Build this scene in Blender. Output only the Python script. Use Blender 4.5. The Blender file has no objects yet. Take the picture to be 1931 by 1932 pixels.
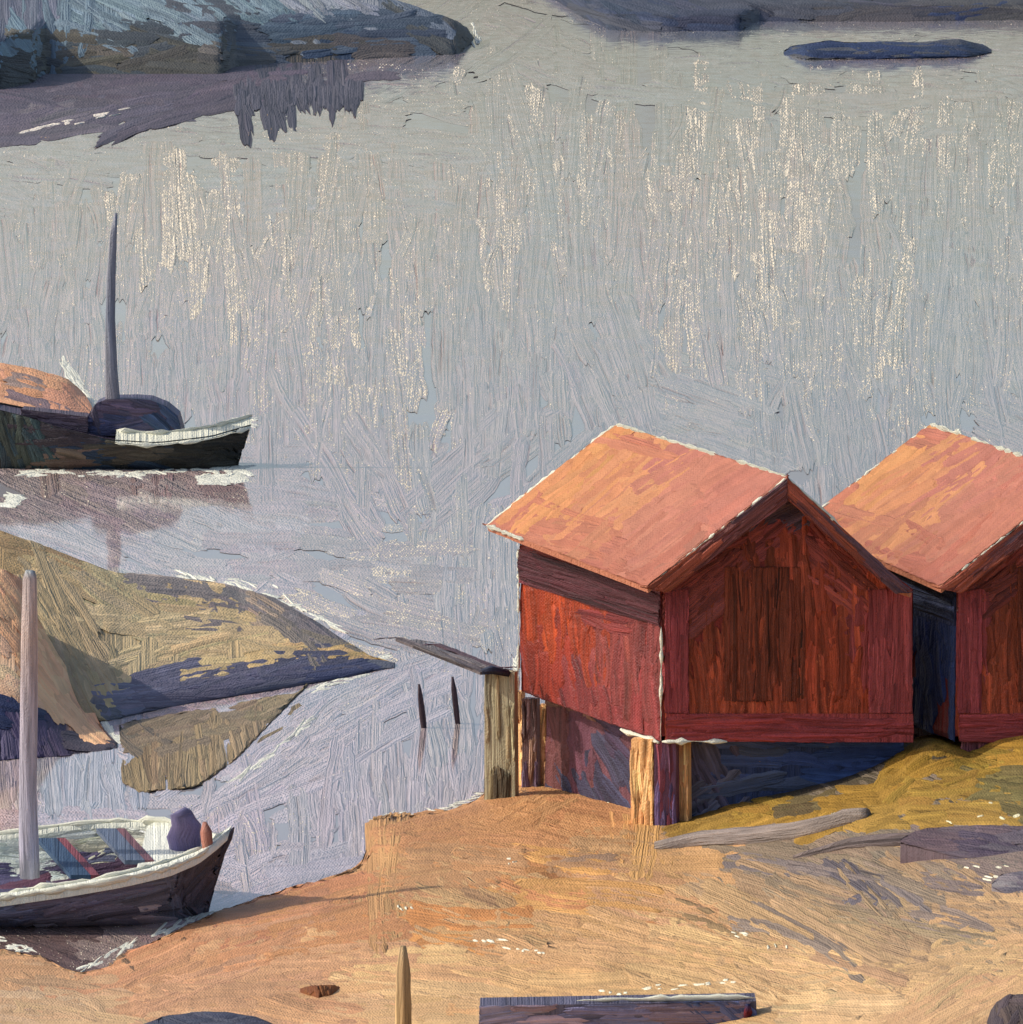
import bpy, math, random
import numpy as np
from mathutils import Vector
from mathutils.bvhtree import BVHTree

random.seed(11)
rs = np.random.RandomState(11)
C = bpy.context.scene.collection
scene = bpy.context.scene

# ------------------------------------------------------------------ camera model (metres; survey units = 1/1931 of the picture)
F = 10000.0
CX = CY = 965.5
HCAM = 17.0
PITCH = math.atan(1265.0 / F)
FWD = np.array([0, math.cos(PITCH), -math.sin(PITCH)])
UP = np.array([0, math.sin(PITCH), math.cos(PITCH)])
ORG = np.array([0, 0, HCAM])

def rays(q):
    q = np.atleast_2d(np.asarray(q, float))
    d = np.outer(CY - q[:, 1], UP) / F + FWD
    d[:, 0] += (q[:, 0] - CX) / F
    return d

def PZ(q, z):
    """survey points to the horizontal level(s) z"""
    d = rays(q)
    t = (np.asarray(z, float) - HCAM) / d[:, 2]
    return ORG + d * t[:, None]

def PY(q, y):
    """survey points to the upright plane(s) at distance y"""
    d = rays(q)
    t = np.asarray(y, float) / d[:, 1]
    return ORG + d * t[:, None]

def pz(x, y, z=0.0): return PZ([(x, y)], z)[0]
def py(x, y, Y): return PY([(x, y)], Y)[0]

def proj(p):
    p = np.atleast_2d(p) - ORG
    w = p @ FWD
    return np.stack([CX + F * p[:, 0] / w, CY - F * (p @ UP) / w], 1)

def lin(c):
    c = np.asarray(c, float) / 255.0
    return np.where(c <= 0.04045, c / 12.92, ((c + 0.055) / 1.055) ** 2.4)

def interp(pts, x):
    pts = np.asarray(pts, float)
    return np.interp(x, pts[:, 0], pts[:, 1])

# ------------------------------------------------------------------ materials
MAT = {}
def paint_mat(name, under, rough=0.5, spec=0.3, bump=1.0, streak=0.35, coat=0.0, ior=1.45, mixw=(0.42, 0.42, 0.30, 0.035)):
    m = bpy.data.materials.new(name); m.use_nodes = True
    nt = m.node_tree; N = nt.nodes; L = nt.links
    for n in list(N): N.remove(n)
    out = N.new('ShaderNodeOutputMaterial'); bs = N.new('ShaderNodeBsdfPrincipled')
    L.new(bs.outputs[0], out.inputs[0])
    col = N.new('ShaderNodeAttribute'); col.attribute_name = 'Col'
    par = N.new('ShaderNodeAttribute'); par.attribute_name = 'Par'
    sp = N.new('ShaderNodeSeparateXYZ'); L.new(par.outputs['Vector'], sp.inputs[0])
    uv = N.new('ShaderNodeUVMap'); uv.uv_map = 'Stroke'
    def scaled(sx, sy):
        v = N.new('ShaderNodeVectorMath'); v.operation = 'MULTIPLY'
        L.new(uv.outputs[0], v.inputs[0]); v.inputs[1].default_value = (sx, sy, 1); return v.outputs[0]
    def noise(vec, detail=2.0, rough_=0.55):
        n = N.new('ShaderNodeTexNoise'); n.noise_dimensions = '2D'
        n.inputs['Scale'].default_value = 1.0; n.inputs['Detail'].default_value = detail
        n.inputs['Roughness'].default_value = rough_
        L.new(vec, n.inputs['Vector']); return n.outputs['Fac']
    def math_(op, a, b=None, c=None, clamp=False):
        n = N.new('ShaderNodeMath'); n.operation = op; n.use_clamp = clamp
        for i, v in enumerate((a, b, c)):
            if v is None: continue
            if isinstance(v, (int, float)): n.inputs[i].default_value = v
            else: L.new(v, n.inputs[i])
        return n.outputs[0]
    fine = noise(scaled(0.30, 0.010), 2.5, 0.6)      # single bristles
    broad = noise(scaled(0.085, 0.006), 2.0)         # loads of paint
    blot = noise(scaled(0.035, 0.03), 3.0)           # worn patches
    su = N.new('ShaderNodeSeparateXYZ'); L.new(uv.outputs[0], su.inputs[0])
    wx = math_('SINE', math_('MULTIPLY', su.outputs[0], 1.05))
    wy = math_('SINE', math_('MULTIPLY', su.outputs[1], 1.05))
    weave = math_('MULTIPLY', wx, wy)
    gr = noise(scaled(0.20, 0.17), 1.5)
    # worn mask
    v = math_('ADD', math_('MULTIPLY', fine, mixw[0]), math_('MULTIPLY', blot, mixw[1]))
    v = math_('ADD', v, math_('MULTIPLY', gr, mixw[2]))
    v = math_('ADD', v, math_('MULTIPLY', weave, mixw[3]))
    th = math_('SUBTRACT', 0.83, math_('MULTIPLY', sp.outputs[0], 0.28))
    mask = math_('MULTIPLY', math_('SUBTRACT', v, th), 22.0, clamp=True)
    # colour
    f1 = math_('ADD', math_('MULTIPLY', math_('SUBTRACT', broad, 0.5), streak * 2.2), 1.0)
    f2 = math_('ADD', math_('MULTIPLY', math_('SUBTRACT', fine, 0.5), streak * 1.5), f1)
    vm = N.new('ShaderNodeVectorMath'); vm.operation = 'SCALE'
    L.new(col.outputs['Color'], vm.inputs[0]); L.new(f2, vm.inputs['Scale'])
    mix = N.new('ShaderNodeMix'); mix.data_type = 'RGBA'
    L.new(mask, mix.inputs[0]); L.new(vm.outputs[0], mix.inputs[6])
    mix.inputs[7].default_value = (*lin(under), 1)
    L.new(mix.outputs[2], bs.inputs['Base Color'])
    # relief in metres
    h = math_('ADD', math_('MULTIPLY', fine, 1.6), math_('MULTIPLY', broad, 2.6))
    h = math_('ADD', h, math_('MULTIPLY', weave, 0.10))
    h = math_('ADD', h, math_('MULTIPLY', gr, 0.7))
    h = math_('SUBTRACT', h, math_('MULTIPLY', mask, 0.5))
    h = math_('MULTIPLY', h, math_('MULTIPLY', sp.outputs[1], bump * 2.2))
    b = N.new('ShaderNodeBump'); b.inputs['Strength'].default_value = 1.0; b.inputs['Distance'].default_value = 1.0
    L.new(h, b.inputs['Height']); L.new(b.outputs[0], bs.inputs['Normal'])
    bs.inputs['Roughness'].default_value = rough
    bs.inputs['Specular IOR Level'].default_value = spec
    bs.inputs['IOR'].default_value = ior
    if coat > 0:      # smooth film of water above the worked colour
        tc = N.new('ShaderNodeTexCoord'); mp = N.new('ShaderNodeVectorMath'); mp.operation = 'MULTIPLY'
        L.new(tc.outputs['Object'], mp.inputs[0]); mp.inputs[1].default_value = (1.1, 0.5, 1)
        nz = N.new('ShaderNodeTexNoise'); nz.inputs['Scale'].default_value = 1.0; nz.inputs['Detail'].default_value = 2
        L.new(mp.outputs[0], nz.inputs['Vector'])
        sb_ = N.new('ShaderNodeVectorMath'); sb_.operation = 'SUBTRACT'; L.new(nz.outputs['Color'], sb_.inputs[0]); sb_.inputs[1].default_value = (.5, .5, .5)
        ml = N.new('ShaderNodeVectorMath'); ml.operation = 'MULTIPLY_ADD'; L.new(sb_.outputs[0], ml.inputs[0]); ml.inputs[1].default_value = (.05, .03, 0); ml.inputs[2].default_value = (0, 0, 1)
        nn = N.new('ShaderNodeVectorMath'); nn.operation = 'NORMALIZE'; L.new(ml.outputs[0], nn.inputs[0])
        L.new(nn.outputs[0], bs.inputs['Coat Normal'])
        cw = math_('ADD', math_('MULTIPLY', broad, 0.5), math_('MULTIPLY', fine, 0.5))
        cw = math_('MULTIPLY', math_('SUBTRACT', cw, 0.21), 4.5, clamp=True)
        cw = math_('MULTIPLY', cw, math_('SUBTRACT', coat, mask, clamp=True))
        L.new(cw, bs.inputs['Coat Weight']); bs.inputs['Coat IOR'].default_value = 1.45; bs.inputs['Coat Roughness'].default_value = 0.07
    MAT[name] = m
    return m

CREAM = (226, 222, 200)
paint_mat('water_surface', (240, 226, 200), rough=0.6, spec=0.2, bump=2.0, streak=0.32, ior=1.33, coat=1.0, mixw=(0.20, 0.30, 0.62, 0.12))
paint_mat('rock_surface', (232, 190, 130), rough=0.6, spec=0.25, bump=1.0, streak=0.22)
paint_mat('grass_surface', (190, 160, 90), rough=0.7, spec=0.2, bump=1.0, streak=0.3)
paint_mat('roof_felt', (236, 180, 130), rough=0.6, spec=0.25, bump=0.8, streak=0.12)
paint_mat('red_boards', (214, 112, 70), rough=0.5, spec=0.3, bump=1.2, streak=0.6)
paint_mat('timber', (190, 150, 105), rough=0.6, spec=0.25, bump=1.0, streak=0.5)
paint_mat('boat_paint', (222, 220, 200), rough=0.5, spec=0.3, bump=0.9, streak=0.3)
paint_mat('pale_trim', (250, 248, 225), rough=0.6, spec=0.2, bump=0.9, streak=0.08)

# ------------------------------------------------------------------ mesh builder
class MB:
    def __init__(s): s.v = []; s.f = []; s.c = []; s.u = []; s.p = []; s.n = 0
    def add(s, v, f, c, u, p):
        v = np.asarray(v, float); k = len(v)
        s.v.append(v); s.f += [tuple(int(i) + s.n for i in q) for q in f]
        c = np.asarray(c, float); c = np.tile(c, (k, 1)) if c.ndim == 1 else c
        p = np.asarray(p, float); p = np.tile(p, (k, 1)) if p.ndim == 1 else p
        s.c.append(c); s.u.append(np.asarray(u, float)); s.p.append(p); s.n += k
    def poly(s, v, f, col, dry=0.0):
        v = np.asarray(v, float)
        q = proj(v)
        s.add(v, f, col, np.stack([q[:, 0], q[:, 1]], 1), np.stack([np.full(len(v), dry), np.maximum(v[:, 1], 20) / F, np.zeros(len(v))], 1))
    def build(s, name, mat, parent=None, smooth=True):
        me = bpy.data.meshes.new(name)
        V = np.concatenate(s.v); 
        o = bpy.data.objects.new(name, me); C.objects.link(o)
        if parent is not None:
            o.parent = parent
            pp = parent
            while pp is not None:
                V = V - np.array(pp.location); pp = pp.parent
        me.from_pydata(V.tolist(), [], s.f)
        a = me.attributes.new('Col', 'FLOAT_COLOR', 'POINT')
        cc = np.concatenate(s.c); cc = np.clip(np.concatenate([cc, np.ones((len(cc), 1))], 1), 0.002, 1)
        a.data.foreach_set('color', cc.ravel())
        a = me.attributes.new('Par', 'FLOAT_VECTOR', 'POINT')
        a.data.foreach_set('vector', np.concatenate(s.p).ravel())
        uvl = me.uv_layers.new(name='Stroke')
        li = np.zeros(len(me.loops), dtype=np.int32); me.loops.foreach_get('vertex_index', li)
        uvl.data.foreach_set('uv', np.concatenate(s.u)[li].ravel())
        if smooth: me.polygons.foreach_set('use_smooth', [True] * len(me.polygons))
        me.materials.append(MAT[mat]); me.update()
        return o

def tag(o, label=None, cat=None, group=None, kind=None):
    if label: o['label'] = label
    if cat: o['category'] = cat
    if group: o['group'] = group
    if kind: o['kind'] = kind
    return o
def thing(name, loc, label, cat, group=None):
    o = bpy.data.objects.new(name, None); C.objects.link(o); o.location = Vector(tuple(loc)); o.empty_display_size = 0.3
    bpy.context.view_layer.update()
    return tag(o, label, cat, group)

# ------------------------------------------------------------------ brush strokes: thick ribbons of paint lying on a surface
def stroke(mb, surf, c0, ang, length, width, col, lift=1.0, dry=0.0, curve=0.0, clamp=None, thick=1.3, rag=1.0, jit=0.09):
    n = max(5, int(length / 14) + 2); m = int(np.clip(width / 5.0, 5, 10))
    t = np.linspace(-0.5, 0.5, n)
    a = ang + curve * t + 0.10 * np.sin(t * 5 + rs.uniform(0, 6)) * rs.uniform(0, 1)
    step = length / (n - 1)
    dx = np.cos(a) * step; dy = np.sin(a) * step
    px = np.concatenate([[0], np.cumsum(dx[:-1])]); pyy = np.concatenate([[0], np.cumsum(dy[:-1])])
    px += c0[0] - px[n // 2]; pyy += c0[1] - pyy[n // 2]
    bx = -np.sin(a); by = np.cos(a)
    s = np.linspace(-0.5, 0.5, m)
    tp = np.ones(n); tp[0] *= 0.75; tp[-1] *= 0.7
    wv = width * tp * (1 + 0.06 * rs.randn(n))
    S = s[None, :] * wv[:, None] + rs.uniform(-.6, .6, m)[None, :]
    shift = rs.uniform(-.5, .5, m) * step * 1.4 * rag               # ragged ends, bristle by bristle
    GX = px[:, None] + bx[:, None] * S; GY = pyy[:, None] + by[:, None] * S
    endw = np.abs(np.linspace(-1, 1, n)) ** 4
    GX += np.cos(a)[:, None] * shift[None, :] * endw[:, None]; GY += np.sin(a)[:, None] * shift[None, :] * endw[:, None]
    q = np.stack([GX.ravel(), GY.ravel()], 1)
    if clamp is not None: q = clamp(q)
    pos, nrm = surf(q)
    prof = np.ones(m); prof[0] = prof[-1] = -0.6
    if m > 5: prof[1] = prof[-2] = 1.25
    prof = prof + np.where(np.abs(s) < 0.49, rs.uniform(-.5, .5, m), 0)
    al = np.ones(n); al[0] = -0.6; al[-1] = rs.choice([-0.6, 0.9])
    if n > 6: al[-2] = 1.35
    Hh = np.minimum(prof[None, :], 2) * np.minimum(1, np.maximum(al, -0.6))[:, None]
    Hh = np.where((prof[None, :] < 0) | (al[:, None] < 0), -0.6, Hh * np.maximum(al[:, None], 0)) + 0.12 * rs.randn(n, m)
    mpp = pos[:, 1] / F
    pos = pos + nrm * ((lift + thick * Hh.ravel()) * mpp)[:, None]
    cc = np.asarray(col)[None, :] * (1 + jit * rs.randn(m))[:, None]
    cc = np.tile(cc[None], (n, 1, 1)) * (1 + 0.05 * rs.randn(n))[:, None, None]
    U = np.tile((s * width)[None, :], (n, 1)) + rs.uniform(0, 4000)
    Vv = np.tile((t * length)[:, None], (1, m)) + rs.uniform(0, 4000)
    i, j = np.meshgrid(np.arange(n - 1), np.arange(m - 1), indexing='ij')
    b = (i * m + j).ravel()
    faces = np.stack([b, b + 1, b + m + 1, b + m], 1)
    keep = rs.uniform(size=len(faces)) > 0.012 * (1 + 3 * dry)
    faces = faces[keep] if dry > 0.3 and surf is not water_surf else faces
    dv = dry + 0.35 * np.clip(np.abs(t) * 2 - 0.6, 0, 1) * (dry > 0.05)
    P = np.stack([np.tile(dv[:, None], (1, m)).ravel(), mpp, np.zeros(n * m)], 1)
    mb.add(pos, faces, np.clip(cc.reshape(-1, 3), 0.001, 1), np.stack([U.ravel(), Vv.ravel()], 1), P)

def nearest(samples, x, y, jx=60, jy=60, k=4):
    x += rs.randn() * jx; y += rs.randn() * jy
    best = min(samples, key=lambda s: ((s[0] - x) / (s[k] if len(s) > k else 1)) ** 2 + ((s[1] - y) / (s[k] if len(s) > k else 1)) ** 2)
    return best

def paint(mb, surf, area, n, samples, w=(26, 44), l=(90, 200), K=1.0, clamp=None, jx=40, jy=40, dry=0.05, lift0=0.6, lift1=3.0, thick=1.3, ajit=0.12, jit=0.09, inside=None, curve=0.25, tint=0.05):
    """fill an area with strokes; samples = (x, y, colour, angle in degrees)"""
    for k in range(n):
        for _ in range(40):
            x = rs.uniform(area[0], area[2]); y = rs.uniform(area[1], area[3])
            if inside is None or inside(x, y): break
        else: continue
        s = nearest(samples, x, y, jx, jy, 5)
        col = lin(s[2]) / K * (1 + tint * rs.randn()) * (1 + 0.02 * rs.randn(3))
        d = s[4] if len(s) > 4 and s[4] is not None else dry
        stroke(mb, surf, (x, y), math.radians(s[3]) + ajit * rs.randn() + (math.pi if rs.rand() < .5 else 0), rs.uniform(*l), rs.uniform(*w), np.clip(col, 0.002, 0.95),
               lift0 + (lift1 - lift0) * k / n, max(0, d * rs.uniform(.3, 1.6)), rs.randn() * curve, clamp, thick, jit=jit)

def in_poly(poly):
    P = np.asarray(poly, float)
    def f(x, y):
        c = False; j = len(P) - 1
        for i in range(len(P)):
            if (P[i, 1] > y) != (P[j, 1] > y) and x < (P[j, 0] - P[i, 0]) * (y - P[i, 1]) / (P[j, 1] - P[i, 1]) + P[i, 0]: c = not c
            j = i
        return c
    return f
def clamp_poly(poly, slack=1.5):
    P = np.asarray(poly, float)
    area = 0.5 * np.sum(P[:, 0] * np.roll(P[:, 1], -1) - np.roll(P[:, 0], -1) * P[:, 1])
    if area < 0: P = P[::-1]
    def f(q):
        q = q.copy()
        for _ in range(2):
            for i in range(len(P)):
                a = P[i]; b = P[(i + 1) % len(P)]
                e = (b - a) / np.linalg.norm(b - a); nn = np.array([-e[1], e[0]])     # inward
                d = (q - a) @ nn
                lim = rs.uniform(-slack, slack * .5, len(q))
                q += np.where(d < lim, lim - d, 0)[:, None] * nn[None, :]
        return q
    return f
def bbox(poly):
    P = np.asarray(poly); return (P[:, 0].min(), P[:, 1].min(), P[:, 0].max(), P[:, 1].max())

def plane_surf(p0, nrm):
    p0 = np.asarray(p0, float); nrm = np.asarray(nrm, float); nrm = nrm / np.linalg.norm(nrm)
    if nrm @ (ORG - p0) < 0: nrm = -nrm
    def f(q):
        d = rays(q); t = ((p0 - ORG) @ nrm) / (d @ nrm)
        return ORG + d * t[:, None], np.tile(nrm, (len(d), 1))
    return f
def water_surf(q):
    q = q.copy(); q[:, 1] = np.maximum(q[:, 1], -200)
    p = PZ(q, 0.0); return p, np.tile(np.array([0, 0, 1.0]), (len(q), 1))

def mesh_surf(V, Fc):
    bvh = BVHTree.FromPolygons([Vector(v) for v in V], [list(f) for f in Fc])
    o = Vector(ORG); last = [Vector(np.mean(V, 0))]
    def f(q):
        d = rays(q); pos = np.zeros((len(q), 3)); nr = np.zeros((len(q), 3))
        for i, dd in enumerate(d):
            dv = Vector(dd)
            h, n, _, _ = bvh.ray_cast(o, dv.normalized())
            if h is None:
                t = last[0].y / dv.y
                h, n, _, _ = bvh.find_nearest(o + dv * t)
            else: last[0] = h
            if n.dot(o - h) < 0: n = -n
            pos[i] = h; nr[i] = n
        return pos, nr
    return f

def slab(mb, quad, off, col):
    """board with thickness: quad corners pushed by the vector off"""
    q = np.asarray(quad, float); n = len(q); V = np.concatenate([q, q + np.asarray(off)])
    fs = [tuple(range(n)), tuple(range(2 * n - 1, n - 1, -1))] + [(i, (i + 1) % n, n + (i + 1) % n, n + i) for i in range(n)]
    # separate vertices per face so edges stay crisp
    for f in fs: mb.poly(V[list(f)], [tuple(range(len(f)))], col)

def tube(mb, path, rad, cols, seg=10, vscale=None, dry=0.0, rough=0.06, squash=(1, 1), jit=0.12):
    P = np.asarray(path, float); n = len(P); R = np.broadcast_to(np.asarray(rad, float), (n,))
    T = np.gradient(P, axis=0); T /= np.linalg.norm(T, axis=1)[:, None]
    ref = np.array([0, 1.0, 0]) if abs(T[n // 2][1]) < 0.8 else np.array([0, 0, 1.0])
    V = []; Cc = []; U = []; cj = 1 + jit * rs.randn(seg); rj = 1 + rough * rs.randn(seg)
    cols = np.asarray(cols, float)
    for i in range(n):
        a = np.cross(T[i], ref); a /= np.linalg.norm(a); b = np.cross(T[i], a)
        ci = cols if cols.ndim == 1 else np.array([np.interp(i / (n - 1), np.linspace(0, 1, len(cols)), cols[:, k]) for k in range(3)])
        ri = 1 + rough * 0.5 * rs.randn()
        mpp = P[i, 1] / F
        for j in range(seg):
            th = 2 * math.pi * j / seg
            V.append(P[i] + R[i] * rj[j] * ri * (a * math.cos(th) * squash[0] + b * math.sin(th) * squash[1]))
            Cc.append(ci * cj[j]); U.append((j / seg * 2 * math.pi * R[i] / mpp, np.linalg.norm(P[i] - P[0]) / mpp))
    fs = [(i * seg + j, i * seg + (j + 1) % seg, (i + 1) * seg + (j + 1) % seg, (i + 1) * seg + j) for i in range(n - 1) for j in range(seg)]
    fs += [tuple(range(seg - 1, -1, -1)), tuple((n - 1) * seg + j for j in range(seg))]
    off = rs.uniform(0, 3000)
    mb.add(V, fs, np.clip(Cc, 0.001, 1), np.asarray(U) + off, np.stack([np.full(n * seg, dry), np.repeat(P[:, 1] / F, seg), np.zeros(n * seg)], 1))

def dabs(mb, path, r, col=(236, 234, 212), gap=0.25, K=1.0, step=None):
    """a ragged bead of thick pale paint along an edge"""
    P = np.asarray(path, float)
    seg = np.linalg.norm(np.diff(P, axis=0), axis=1); tot = seg.sum(); cum = np.concatenate([[0], np.cumsum(seg)])
    step = step or r * 3.2
    n = max(6, int(tot / step)); tt = np.linspace(0, tot, n)
    Q = np.stack([np.interp(tt, cum, P[:, k]) for k in range(3)], 1)
    on = np.convolve(rs.rand(n), np.ones(3) / 3, 'same') > gap
    rad = 1.25 * r * (0.35 + 1.0 * rs.rand(n)) * np.where(on, 1, .22); rad[0] *= .3; rad[-1] *= .3
    tube(mb, Q + rs.randn(n, 3) * r * 0.12, rad, lin(col) / K, seg=6, rough=0.2, jit=0.03)

# relief: rock whose foot stands on the water/ground and whose back falls away behind its skyline
def relief(name, mat, top, bot, depth, x0, x1, samples, n, w, l, K, z0=0.0, bulge=0.7, ny=9, parent=None, dry=0.04, nx=40, thick=1.5, lump=0.04, jx=25, jy=14, back=2.0, mbx=None, ajit=0.12, frac=0.62):
    mb = mbx or MB()
    xs = np.linspace(x0, x1, nx)
    def foot(x):
        return PZ(np.stack([x, interp(bot, x)], 1), z0)[:, 1]
    def surf(q):
        x = np.clip(q[:, 0], x0, x1); yt = interp(top, x); yb = interp(bot, x)
        y = np.clip(q[:, 1], yt, yb)
        s = np.clip((yb - y) / np.maximum(yb - yt, 1e-3), 0, 1)
        Yf = foot(x); hc = HCAM - z0
        dmax = np.maximum(Yf * ((yb + 300.0) / (yt + 300.0) - 1), 0.02)
        Y = Yf + np.minimum(depth, frac * dmax) * s ** (1 / bulge)
        p = PY(np.stack([x, y], 1), Y)
        nn = np.tile(np.array([-.15, -0.75, 0.65]), (len(x), 1))
        return p, nn
    rows = []
    ss = np.linspace(0, 1, ny)
    for s in ss:
        yt = interp(top, xs); yb = interp(bot, xs)
        p, _ = surf(np.stack([xs, yb + (yt - yb) * s], 1)); rows.append(p)
    for i in range(1, ny - 1): rows[i] = rows[i] + rs.randn(nx, 3) * lump * np.array([.3, 1, .5]) * np.clip((rows[i][:, 2:3] - z0) * 3, 0, 1)
    bk = rows[-1].copy(); hh = np.maximum(bk[:, 2] - z0, 0); bk[:, 1] += np.minimum(back, hh * 1.2); bk[:, 2] = z0 + hh * 0.55; rows.append(bk)
    bk = bk.copy(); bk[:, 1] += np.minimum(back, hh * .8); bk[:, 2] = z0 - 0.4; rows.append(bk)
    ft = rows[0].copy(); ft[:, 2] = z0 - 0.4; rows.insert(0, ft)
    V = np.concatenate(rows); R = len(rows)
    fs = [(r * nx + i, r * nx + i + 1, (r + 1) * nx + i + 1, (r + 1) * nx + i) for r in range(R - 1) for i in range(nx - 1)]
    cols = []
    for v in proj(V): cols.append(lin(nearest(samples, v[0], v[1], 6, 4, 5)[2]) / K)
    mb.add(V, fs, np.clip(cols, .002, .95), proj(V), np.stack([np.zeros(len(V)), V[:, 1] / F, np.zeros(len(V))], 1))
    # end caps
    for i in (0, nx - 1):
        idx = [r * nx + i for r in range(R)]
        mb.add(V[idx], [tuple(range(R))], np.clip(np.mean(cols, 0), .002, .95), proj(V[idx]), np.array([0, V[0, 1] / F, 0]))
    def clampf(q):
        q = q.copy(); q[:, 0] = np.clip(q[:, 0], x0, x1)
        yt = interp(top, q[:, 0]); yb = interp(bot, q[:, 0])
        q[:, 1] = np.clip(q[:, 1], yt + rs.uniform(-1.5, 1.5, len(q)), yb + rs.uniform(-3, 1, len(q))); return q
    def inside(x, y): return interp(top, x) + 2 <= y <= interp(bot, x) - 2
    ys = [p[1] for p in top] + [p[1] for p in bot]
    paint(mb, surf, (x0, min(ys), x1, max(ys)), n, samples, w, l, K, clampf, jx, jy, dry, 0.5, 3.0, thick, inside=inside, ajit=ajit)
    return mb.build(name, mat, parent)

KS = 0.95     # light on open sunny surfaces relative to their colour

# ================================================================== WATER
W = MB()
W.add([(-4000, 30, 0), (4000, 30, 0), (4000, 7000, 0), (-4000, 7000, 0)], [(0, 1, 2, 3)], lin((165, 158, 158)) / 1.0, [(0, 0), (2000, 0), (2000, 2000), (0, 2000)], (0.0, 0.02, 0))
V_, H_ = 90, 0
WS_RAW = [  # x, y, colour, angle, wear
    (900, 30, (150, 150, 154), -30, .1), (1000, 90, (156, 152, 155), 20, .15), (1250, 100, (150, 154, 156), 3, .1), (1420, 105, (138, 146, 150), 3, .05),
    (1900, 70, (152, 152, 155), 2, .1), (1700, 60, (146, 148, 152), 2, .1), (1650, 160, (156, 152, 150), 2, .1), (1150, 170, (150, 148, 148), 88, .2),
    (930, 200, (158, 152, 156), 80, .55), (800, 270, (156, 150, 150), 5, .3), (500, 290, (150, 146, 149), 2, .2), (200, 280, (152, 146, 150), 2, .2), (60, 330, (156, 150, 154), 8, .25),
    (1100, 300, (160, 153, 156), V_, .55), (1400, 300, (160, 152, 150), V_, .85), (1450, 400, (158, 150, 150), V_, .95), (1650, 300, (155, 150, 150), V_, .6), (1850, 320, (156, 152, 150), V_, .6),
    (1250, 420, (156, 148, 152), V_, .55), (1600, 450, (150, 150, 153), V_, .55), (1800, 500, (140, 149, 156), V_, .15), (1900, 560, (146, 150, 154), V_, .4), (1700, 600, (145, 150, 154), V_, .55),
    (950, 400, (156, 150, 155), V_, .5), (800, 420, (154, 149, 152), V_, .4), (650, 400, (156, 150, 150), V_, .45), (420, 450, (162, 155, 158), V_, .9), (330, 420, (160, 154, 154), V_, .85), (480, 520, (160, 152, 156), V_, .8),
    (100, 450, (154, 150, 156), V_, .3), (60, 570, (152, 150, 158), V_, .2), (280, 600, (154, 150, 158), V_, .35), (500, 650, (156, 150, 158), V_, .45), (700, 600, (150, 147, 153), V_, .55),
    (900, 600, (144, 146, 150), V_, .15), (1050, 560, (148, 148, 153), V_, .2), (1250, 600, (150, 148, 152), V_, .5), (1450, 580, (146, 148, 152), V_, .55), (1500, 700, (142, 146, 151), V_, .45), (1750, 700, (138, 144, 148), V_, .4), (1880, 750, (138, 146, 150), 80, .2),
    (1100, 720, (144, 145, 150), 70, .1), (950, 780, (146, 147, 152), V_, .15), (750, 800, (150, 148, 154), V_, .5), (600, 800, (152, 149, 156), V_, .4), (420, 720, (152, 150, 158), V_, .2),
    (1050, 850, (140, 142, 146), -38, .1), (1350, 800, (140, 143, 146), 18, .15), (1560, 850, (136, 140, 143), 85, .1), (1900, 810, (140, 143, 148), 25, .1), (900, 900, (146, 146, 152), -40, .1),
    (700, 950, (152, 150, 158), 60, .4), (800, 1020, (150, 149, 158), V_, .3), (920, 1060, (152, 152, 162), V_, .35), (560, 960, (148, 147, 155), 5, .2), (600, 1020, (140, 138, 146), 3, .2), (700, 1060, (150, 148, 158), 3, .5), (450, 1050, (158, 157, 170), 8, .15), (230, 1030, (158, 158, 172), 20, .15),
    (620, 1110, (156, 152, 162), 20, .6), (760, 1110, (136, 131, 138), 5, .5), (780, 1160, (146, 142, 150), 15, .4), (880, 1150, (152, 152, 164), V_, .3), (820, 1300, (156, 156, 170), 80, .2), (900, 1350, (154, 155, 168), V_, .1),
    (700, 1330, (158, 158, 174), -30, .15), (600, 1400, (162, 162, 178), -32, .15), (500, 1470, (166, 166, 184), -30, .12), (750, 1450, (158, 159, 176), V_, .15), (650, 1560, (160, 160, 178), V_, .2), (500, 1580, (164, 162, 178), 80, .3), (800, 1490, (160, 160, 174), V_, .1),
    (180, 1500, (152, 164, 184), V_, .15), (100, 1480, (150, 162, 182), V_, .15), (60, 1530, (166, 164, 184), 5, .2), (300, 1520, (168, 164, 180), 3, .2), (20, 1450, (158, 160, 178), 88, .15),
    (600, 1620, (156, 157, 174), -14, .1), (500, 1670, (160, 160, 178), -18, .1), (440, 1700, (164, 165, 182), -22, .1), (100, 1790, (84, 84, 98), 20, .15), (250, 1770, (130, 128, 138), 10, .25),  # dark samples below the white boat paint its reflection
]
ws = [(x, y, (c[0] + (26 if y > 350 else 13), c[1] + (0 if y < 1000 else 6), c[2] - (12 if y > 350 else 4)), a, .72 if d > .8 else (.62 if d >= .5 else d * 1.15)) for (x, y, c, a, d) in WS_RAW]
KW = 0.86
paint(W, water_surf, (-350, -40, 2280, 1900), 3200, ws, (24, 46), (90, 230), KW, None, 34, 30, 0.2, 0.2, 1.4, 0.5, ajit=0.07, tint=0.03, jit=0.045, curve=0.12)
# short overlapping dabs
paint(W, water_surf, (-50, -10, 1980, 1850), 600, ws, (14, 30), (40, 100), KW, None, 24, 20, 0.2, 0.8, 1.5, 0.55, ajit=0.2, tint=0.04, jit=0.05, curve=0.5)
water = tag(W.build('water', 'water_surface'), kind='structure')

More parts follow.
